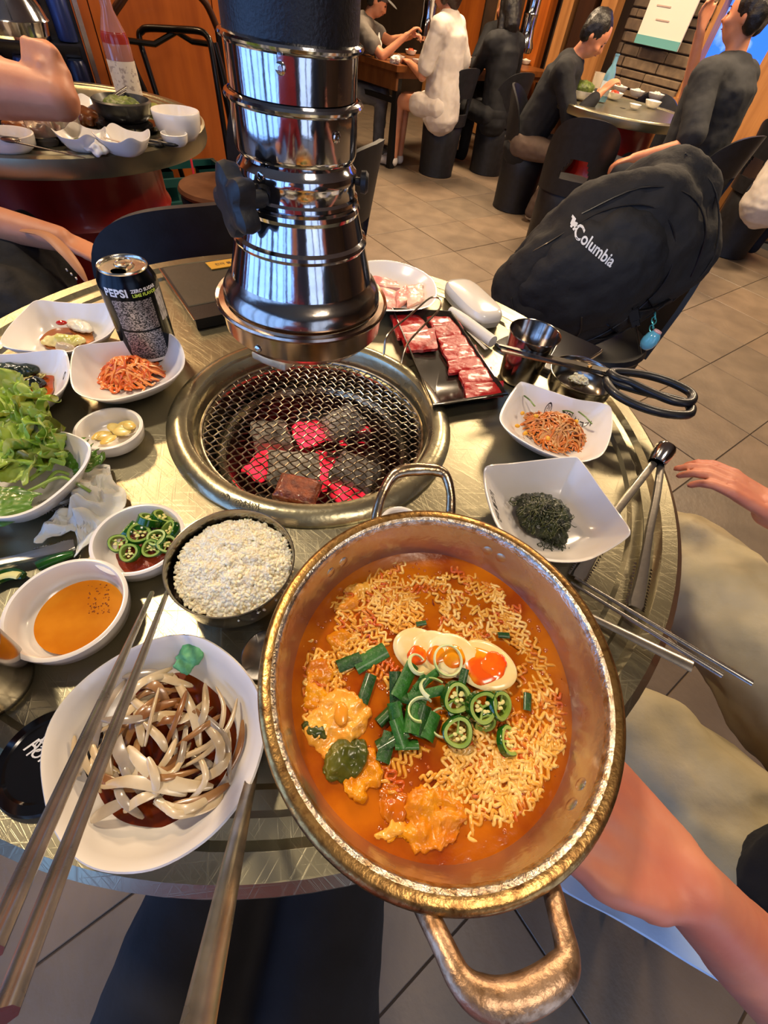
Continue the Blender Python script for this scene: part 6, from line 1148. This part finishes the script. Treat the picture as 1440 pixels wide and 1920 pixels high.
# knees of someone under the neighbouring table
# ================================================================ trolley, hoop, crates, fridge
BSM = M('black_tube', '#17130f', .3, .5, coat=.3)
TR = thing('folding_trolley', 'black steel tube trolley leaning on the orange wall', 'trolley', P(340, 330, .1))
def qq(x, y, Y=3.05): return Q(x, y, Y)
bl, br = qq(322, 200, 2.95), qq(425, 262, 2.95); bl.z = .02; br.z = .02
MB().tube(cr([qq(312, 230, 2.98).lerp(bl, 1), qq(285, 150, 3.0), qq(262, 75, 3.02), qq(266, 58, 3.03), qq(280, 53, 3.03), qq(330, 55, 3.04), qq(372, 58, 3.04), qq(388, 68, 3.04), qq(396, 90, 3.03), qq(412, 190, 3.0), br], 5), .014, 10).build('frame', BSM, TR)
MB().tube(cr([qq(230, 75, 2.92), qq(250, 130, 2.92), qq(285, 215, 2.94), qq(300, 260, 2.94)+V((0, 0, -.3))], 4), .022, 10).build('side_rail', BSM, TR); MB().tube(cr([qq(400, 80, 3.1), qq(418, 150, 3.1), qq(438, 250, 3.08), qq(440, 300, 3.05)], 4), .022, 10).build('side_rail', BSM, TR)
MB().tube([qq(230, 75, 2.92), qq(290, 83, 3.0), qq(330, 60, 3.06), qq(360, 78, 3.09), qq(400, 84, 3.09)], .012, 8).build('cross_bar', BSM, TR)
MB().tube(cr([qq(206, 60, 2.84), qq(210, 30, 2.84), qq(225, 5, 2.86), qq(250, -25, 2.9), qq(300, -45, 2.98), qq(350, -25, 3.06), qq(385, 5, 3.12), qq(408, 55, 3.16)], 5), .016, 10).build('metal_hoop', M('hoop_brown', '#4a2c1c', .4, .5), None, label='dark metal hoop standing on the orange wall behind the trolley', cat='hoop')
HO = bpy.data.objects['metal_hoop']; a_ = qq(206, 60, 2.84); b_ = qq(408, 55, 3.16)
for p_ in (a_, b_): MB().tube([p_, V((p_.x, p_.y, .01))], .016, 8).build('post', BSM, HO)
TEAL = M('crate_teal', '#17504f', .45, coat=.2); TEALL = M('crate_light', '#3c8a88', .45, coat=.2); crc = Q(350, 340, 2.75)
for i, (dz, m_) in enumerate(((0, TEALL), (.16, TEAL))):
    CRT = thing('bottle_crate', ['light teal bottle crate at the bottom of the stack behind the chairs', 'dark teal bottle crate on top of the light teal one'][i], 'crate', (crc.x, crc.y, dz), 'bottle crates')
    for k, (dx_, dy_, w_, d_) in enumerate(((0, -.14, .44, .02), (0, .14, .44, .02), (-.21, 0, .02, .28), (.21, 0, .02, .28))):
        c_ = V((crc.x, crc.y, 0))+V((dx_*.729-dy_*.685, dx_*.685+dy_*.729, 0)); mb = MB()
        for zz, hh in ((.025, .05), (.135, .035)): mb.box(c_+V((0, 0, dz+zz)), (w_, d_, hh), AZ)
        for s_ in (-.45, .45): mb.box(c_+V((s_*w_*.729 if w_ > d_ else 0, s_*w_*.685 if w_ > d_ else 0, dz+.076)), ((.05 if w_ > d_ else d_), (d_ if w_ > d_ else .06), .152), AZ)
        mb.build('side', m_, CRT, ang=0)
    mb = MB(); mb.box((crc.x, crc.y, dz+.012), (.42, .28, .02), AZ); mb.build('bottom', m_, CRT, ang=0)
mb = MB(); a_ = Q(356, 285, 2.68); b_ = Q(371, 370, 2.68); mb.tube([a_+V((0, 0, .05)), b_, V((b_.x, b_.y, .02))], .012, 6, .3); mb.build('red_pole', M('red_strap', '#b02038', .5), None, label='thin red pole standing in front of the teal crates', cat='pole')
FR0 = Q(168, 85, 2.2); FA = .607
def fq(lx, ly, z): return V((FR0.x+lx*cos(FA)-ly*sin(FA), FR0.y+lx*sin(FA)+ly*cos(FA), z))
FRG = thing('drinks_fridge', 'drinks fridge with dark door and silver edge at the left wall', 'fridge', fq(-.3, .2, 0))
MB().box(fq(-.37, .27, .85), (.70, .5, 1.7), FA, ch=.01).build('cabinet', M('fridge_navy', '#10131f', .35, coat=.3), FRG, ang=0)
MB().box(fq(-.008, .0, .85), (.016, .05, 1.7), FA).build('silver_edge', STEELB, FRG, ang=0)
MB().box(fq(-.37, .012, .85), (.66, .01, 1.62), FA).build('door', M('fridge_dark', '#0a0b12', .25, coat=.4), FRG, ang=0)
rn = random.Random(4); BTM = [M('can_blue', '#2c3968', .3, .3), M('can_silver', '#7d7670', .3, .5), M('can_brown', '#4a3424', .3), M('can_navy', '#161c38', .3, .3)]
for zr in (.50, .66, .82, .98):
    MB().box(fq(-.36, -.03, zr-.006), (.66, .08, .005), FA).build('shelf', M('shelf_dark', '#1c1c22', .4), FRG, ang=0)
    for k in range(4):
        c_ = fq(-.065-k*.085, -.03, zr); mi = rn.randrange(4)
        MB().lathe([(0, 0), (.030, 0), (.032, .006), (.032, .10), (.026, .112), (0, .112)], c_, 20, c0=True, c1=True).build('drink_can', BTM[mi], None, label='%s drink can in the fridge door, %s shelf, %s from the silver edge' % (['blue', 'silver', 'brown', 'navy'][mi], {.50: 'lowest', .66: 'second', .82: 'third', .98: 'top'}[zr], ['first', 'second', 'third', 'fourth'][k]), cat='can', group='cans in the drinks fridge')
# ================================================================ backpack
BK0 = P(1120, 530, .66); cdv = (V((0, 0, H))-BK0).normalized(); er = V((.60, -.02, -.78)).normalized(); nn = (cdv-er*cdv.dot(er)).normalized(); eu = nn.cross(er)
if eu.x < 0: eu = -eu
RB = Matrix((er, eu, nn)).transposed(); qb = RB.to_quaternion()
def bl_(r, u_, n): return BK0+er*r+eu*u_+nn*n
BP = thing('backpack', 'black backpack with white lettering slumped on the chair beyond the cup', 'backpack', (BK0.x, BK0.y, .45))
mb = MB()
for r_, u_, n_, s_ in ((-.02, -.06, .0, (.17, .19, .085)), (-.03, .02, -.05, (.185, .23, .10)), (.03, -.08, -.03, (.15, .15, .10)), (.06, .14, -.10, (.12, .15, .10)), (-.06, .15, -.12, (.12, .14, .09)), (.10, .02, -.06, (.09, .16, .09)), (-.02, -.17, -.02, (.14, .10, .07)), (.0, .0, -.14, (.17, .24, .06))):
    mb.ball(bl_(r_, u_, n_), s_, 24, 14, RB)
def bagd(q, n): return q+n*(.012*nz(q, 9, 3)+.007*nz(q, 22, 5)+.003*nz(q, 55, 6))
bag = mb.fuse('body', BLKF, BP, .009, 6, bagd)
mb = MB()
for r_, u_, n_, s_ in ((-.03, -.03, .03, (.135, .165, .075)), (-.02, -.12, .02, (.115, .085, .065)), (-.035, .06, .02, (.12, .10, .06))): mb.ball(bl_(r_, u_, n_), s_, 24, 14, RB)
pk = mb.fuse('front_pocket', M('bag_front', '#121213', .75, 0, '#1b1b1c', 18, (.3, .7), .3, 110), BP, .008, 6, lambda q, n: q+n*(.006*nz(q, 12, 13)+.005*nz(q, 30, 5)+.002*nz(q, 70, 6)))
bm = bmesh.new()
for o_ in (bag, pk):
    bm.from_mesh(o_.data)
tree = BVHTree.FromBMesh(bm); bm.free()
def onbag(r_, u_, off=.001):
    hit = tree.ray_cast(bl_(r_, u_, .5), -nn); return (hit[0]+nn*off) if hit[0] is not None else bl_(r_, u_, 0)
tl = tree.ray_cast(V((0, 0, H)), ray(1085, 437))[0] or onbag(-.1, .05); tr_ = tree.ray_cast(V((0, 0, H)), ray(1138, 484))[0] or onbag(0, .05)
txd = (tr_-tl); tc_ = tl+txd*.56; tx = txd.normalized(); tup = nn.cross(tx).normalized()
def tfn(x, y): 
    q = tc_+tx*x+tup*y; h = tree.ray_cast(q+nn*.2, -nn); return h[0]+nn*.0012 if h[0] is not None else q
LW = M('logo_white', '#d8d8d4', .5)
text_mesh('Columbia', .031, tfn, 'lettering', LW, BP, bold=.0006)
mb = MB(); o0 = -txd.length*.5-.022
for gx, gy, w_, h_ in ((-1, 1, 1, .42), (-1, 0.1, .42, 1), (0, -1, 1.1, .42), (.9, 0, .42, 1), (0, .35, .9, .35), (0, -.3, .9, .35)):
    c_ = (o0+gx*.0055, .004+gy*.0055); pts_ = [tfn(c_[0]+a*w_*.005, c_[1]+b*h_*.005) for a, b in ((-1, -1), (1, -1), (1, 1), (-1, 1))]; mb.add(pts_+[q+nn*.0006 for q in pts_], [(4, 5, 6, 7), (0, 1, 2, 3), (0, 1, 5, 4), (1, 2, 6, 5), (2, 3, 7, 6), (3, 0, 4, 7)])
mb.build('logo_mark', LW, BP, ang=0)
ZP = M('zipper', '#1c1c1d', .4, coat=.2)
for pts_ in ([(-.15, -.18), (-.165, -.08), (-.165, .04), (-.13, .13), (-.05, .17), (.04, .15), (.10, .08), (.12, -.02), (.12, -.12)], [(-.18, .0), (-.17, .12), (-.10, .21), (.0, .235), (.09, .20)], [(.02, -.05), (.06, -.06), (.10, -.08)]):
    MB().tube(cr([onbag(a, b, .0015) for a, b in pts_], 5), .0028, 6, .6).build('zipper', ZP, BP)
for a, b in (((.125, -.04), (.15, .02)), ((.10, .07), (.13, .15))):
    MB().tube(cr([onbag(*a, .002), onbag((a[0]+b[0])/2, (a[1]+b[1])/2, .012), onbag(*b, .002)], 5), .006, 8, .35).build('strap', BLKP, BP)
for pts_, r_ in (([(-.16, .22), (-.05, .27), (.08, .25), (.15, .16)], .004), ([(.145, -.16), (.165, -.05), (.17, .06), (.15, .14)], .005), ([(-.08, -.20), (.02, -.215), (.10, -.19)], .003)):
    MB().tube(cr([onbag(a, b, .002) for a, b in pts_], 5), r_, 6, .5).build('seam_piping', M('piping_grey', '#2a2826', .6), BP)
for u_ in (-.12, .0, .10):
    MB().tube(cr([onbag(.085, u_, .001), onbag(.12, u_+.01, .006), onbag(.155, u_+.02, .001)], 5), .009, 6, .2).build('compression_strap', BLKP, BP)
kp = tree.ray_cast(V((0, 0, H)), ray(1217, 585))[0] or D(1217, 585, 1.2)
bk_ = tree.ray_cast(V((0, 0, H)), ray(1188, 590))[0] or kp
mb = MB(); mb.box(bk_+cdv*.008, (.035, .028, .010), 0, q=qb, ch=.003); mb.box(bk_+cdv*.008+er*.026, (.020, .022, .008), 0, q=qb, ch=.002); mb.build('buckle', BLKP, BP)
mb = MB(); mb.tube([bk_+cdv*.006-er*.02, bk_+cdv*.004-er*.06], .012, 6, .2); mb.tube([bk_+cdv*.006+er*.03, bk_+cdv*.002+er*.12], .012, 6, .2); mb.build('strap', BLKP, BP)
KD = (kp-V((0, 0, H))).length-.02
KC = thing('keychain', 'pale blue egg charm with pink top on a turquoise chain', 'keychain', D(1219, 600, KD))
TQ = M('turquoise_metal', '#5fc4c4', .25, .6); 
for i, (x, y) in enumerate(((1228, 592), (1226, 601), (1224, 609), (1222, 616))):
    c_ = D(x, y, KD); a1 = (UU if i % 2 else RR); mb = MB(); mb.tube([c_+UU*(.0095*cos(k*pi/8))+(RR if i % 2 else (RR*.4+fw*.9))*(.006*sin(k*pi/8)) for k in range(16)], .0016, 6, closed=True); mb.build('link', TQ, KC)
c_ = D(1219, 638, KD); mb = MB(); mb.lathe([(.001, -.027), (.012, -.023), (.019, -.012), (.0205, 0), (.0178, .013), (.012, .022), (.010, .0235)], c_, 32, ax=(.25, .1, 1), c0=True, c1=True); mb.build('egg', M('egg_blue', '#6cc0dc', .15, coat=.6, trans=.15), KC)
mb = MB(); mb.lathe([(.0104, .023), (.0113, .025), (.010, .0285), (.0055, .029), (.005, .027), (0, .027)], c_, 24, ax=(.25, .1, 1)); mb.build('pink_top', M('charm_pink', '#e0b0b0', .3, coat=.4), KC)
# ================================================================ neighbour on the right, photographer
KHA = M('khaki_cloth', '#c4b694', .8, 0, '#a39673', 7, (.35, .65), .3, 60); JS = thing('person', 'person in khaki trousers and black top reaching for the brass pot', 'person', (.62, -.05, 0))
def kd(q, n): return q+n*(.018*nz(q, 8, 2)+.011*nz(q, 19, 7)+.003*nz(q, 50, 8))
kR = V((.535, .50, .50)); hR = V((.74, .08, .52)); kL = V((.40, .17, .46)); hL = V((.68, -.06, .50))
mb = MB(); mb.chain([hR, kR, V((.50, .54, .1))], [.115, .092, .07]); mb.chain([hL, kL, V((.36, .24, .1))], [.11, .088, .07]); mb.ball((.74, .02, .50), (.16, .16, .12)); mb.fuse('trousers', KHA, JS, .009, 6, kd)
bd = MB(); bd.chain([hR, kR, V((.50, .54, .08))], [.085, .06, .04]); bd.chain([hL, kL, V((.36, .24, .08))], [.085, .06, .04]); bd.chain([V((.74, .0, .52)), V((.70, -.06, .78)), V((.66, -.10, .98))], [.12, .12, .10]); bd.cap((.66, -.10, 1.03), .055, (.65, -.09, 1.13), .055); bd.ball((.64, -.07, 1.24), (.085, .095, .115)); bd.ball((.63, -.06, 1.18), (.06, .075, .06)); bd.cap((.555, -.03, 1.21), .011, (.55, -.025, 1.19), .013)
hw = P(1287, 1660, .735); he = P(1440, 1826, .66); he = he+(he-hw).normalized()*.12
bd.chain([V((.60, -.22, .97)), he+V((.03, -.03, 0)), he, hw.lerp(he, .35), hw], [.055, .044, .040, .034, .0265])
kc_ = P(1168, 1540, .745); fd = (kc_-hw).normalized()
upn = V((.1, .1, 1)).normalized(); sdv = fd.cross(upn).normalized(); hu_ = []
for k in range(4):
    kn = hw+fd*(.074+.004*(1.5-abs(k-1.5)))+sdv*((k-1.5)*.0195)+upn*(.004-.003*abs(k-1.5)); bd.cap(hw+fd*.012+sdv*((k-1.5)*.012), .016, kn, .0118, 10); d1_ = (fd*.80-upn*.45-sdv*.1).normalized(); p1_ = kn+d1_*.034; d2_ = (fd*.35-upn*.9).normalized(); p2_ = p1_+d2_*.022; p3_ = p2_+(fd*.0-upn*1.0).normalized()*.016
    bd.cap(kn, .0112, p1_, .0098, 10); bd.cap(p1_, .0098, p2_, .0088, 10); bd.cap(p2_, .0088, p3_, .0078, 10)
th0 = hw+fd*.02-sdv*.026; th1 = hw+fd*.055-sdv*.046; th2 = hw+fd*.085-sdv*.048-upn*.006
bd.cap(hw+fd*.008-sdv*.008, .017, th0, .016, 10); bd.cap(th0, .0155, th1, .0125, 10); bd.cap(th1, .0122, th2, .0095, 10)
r1 = P(1500, 985, .66); r2 = P(1430, 950, .66); bd.chain([V((.82, -.02, .95)), V((.88, .28, .72)), r1, r2.lerp(r1, .3)], [.058, .045, .030, .028]); hand_caps(bd, r2.lerp(r1, .35), (r2-r1)+V((0, 0, .01)), (0, .1, 1), .95, -1, .45)
bd.fuse('body', SKIN2, JS, .0045, 5)
mb = MB(); mb.chain([V((.72, .0, .52)), V((.68, -.06, .78)), V((.65, -.11, .97))], [.15, .15, .12]); mb.ball((.52, .01, .60), (.10, .10, .075)); mb.cap((.61, -.18, .97), .075, (.50, -.20, .86), .065); mb.cap((.70, -.05, .97), .075, (.84, .05, .90), .065); mb.fuse('shirt', BLC, JS, .010, 5, kd)
mb = MB(); mb.ball((.66, -.085, 1.27), (.095, .10, .11)); mb.fuse('hair', HAIR, JS, .01, 2)
for a_ in (V((.50, .56, .045)), V((.35, .27, .045))): mb = MB(); mb.chain([a_, a_+V((-.06, .09, -.005)), a_+V((-.1, .15, -.01))], [.045, .042, .034]); mb.fuse('shoe', SHW, JS, .008, 3)
# pale blue cloth hanging beside the lap
LBC = M('pale_blue_cloth', '#d6e8ff', .75, 0, '#e2efff', 9, bump=.12, bs=90)
bpts = [P(1040, 1652, .36), P(1180, 1735, .36), P(1310, 1815, .36), P(1432, 1888, .36), P(1600, 1985, .36), P(1700, 1850, .36), P(1500, 1640, .37), P(1300, 1560, .38), P(1150, 1520, .38), P(1060, 1560, .37)]
rim = cr(bpts, 4, True); cz = sum(rim, V())/len(rim); mb = MB(); rings = []
for s_ in (.02, .35, .7, 1.0): rings.append([cz.lerp(p, s_)+V((0, 0, .012*nz(cz.lerp(p, s_), 16, 3)+.006)) for p in rim])
rings += [[p-V((0, 0, .018)) for p in r] for r in reversed(rings)]; mb.loft(rings); mb.build('folded_cloth', LBC, None, ang=50, label='pale blue folded cloth on the stool below the brass pot', cat='cloth')
cz = cz+V((.10, .03, 0)); ST = thing('stool', 'low black stool carrying the pale blue cloth', 'stool', (cz.x, cz.y, 0)); MB().lathe([(0, .325), (.075, .325), (.08, .335), (.075, .344), (0, .344)], (cz.x, cz.y, 0), 40, c0=True, c1=True).build('seat', BLKP, ST)
for k in range(4): a_ = k*pi/2+.6; MB().tube([(cz.x+.05*cos(a_), cz.y+.05*sin(a_), .33), (cz.x+.06*cos(a_), cz.y+.06*sin(a_), .0)], .012, 8).build('leg', BLKP, ST)
figure('person in black trousers, lap seen below the near table rim', (-.055, -.50, .44), 90, 0, 1., (V((-.30, -.15, .80)), V((.25, -.25, .62))), M('dark_red_cloth', '#7a1520', .8, bump=.2, bs=60), BLC, HAIR, sleeve=1.7, knees=(V((-.125, -.02, .43)), V((.012, -.02, .43))), vox=.011, shoe=BLC, face=False)
# singled-out labels for the small repeats, by where they lie
ORD = ['first', 'second', 'third', 'fourth', 'fifth', 'sixth', 'seventh', 'eighth', 'ninth', 'tenth', 'eleventh', 'twelfth', 'thirteenth', 'fourteenth', 'fifteenth', 'sixteenth', 'seventeenth', 'eighteenth', 'nineteenth', 'twentieth', 'twenty-first', 'twenty-second', 'twenty-third', 'twenty-fourth', 'twenty-fifth']
def ctr(o):
    p = parent_world(o).translation.copy() if o.type == 'EMPTY' else sum((V(v.co) for v in o.data.vertices), V())/len(o.data.vertices)
    d = p-V((0, 0, H)); zc_ = d.dot(fw); return 720+FPX*d.dot(RR)/zc_, 960-FPX*d.dot(UU)/zc_
def relabel(group, what, cols=2):
    L = [(ctr(o), o) for o in S.objects if o.get('group') == group and o.get('category')]; L.sort(key=lambda e: e[0][0]); n = len(L); k = (n+cols-1)//cols
    names = {1: [''], 2: ['left half', 'right half'], 3: ['left third', 'middle third', 'right third']}[cols]
    for c in range(cols):
        part = sorted(L[c*k:(c+1)*k], key=lambda e: e[0][1])
        for i, (q, o) in enumerate(part): o['label'] = what+(', ' if cols == 1 else ' in the %s, ' % names[c])+ORD[i]+' from the top'
relabel('sliced onion on the teardrop plate', 'onion sliver on the teardrop plate', 3)
relabel('cut scallion pieces heaped on the ramen', 'green scallion piece of the ramen heap', 2)
relabel('green chili rings in the small dish', 'cut chili ring in the small dish', 2)
relabel('garlic slices in the small dish', 'raw garlic slice in the small round dish', 2)
relabel('yellow sprout heads', 'yellow bean sprout head on the sprout heap', 2)
bpy.data.scenes.remove(TMP)
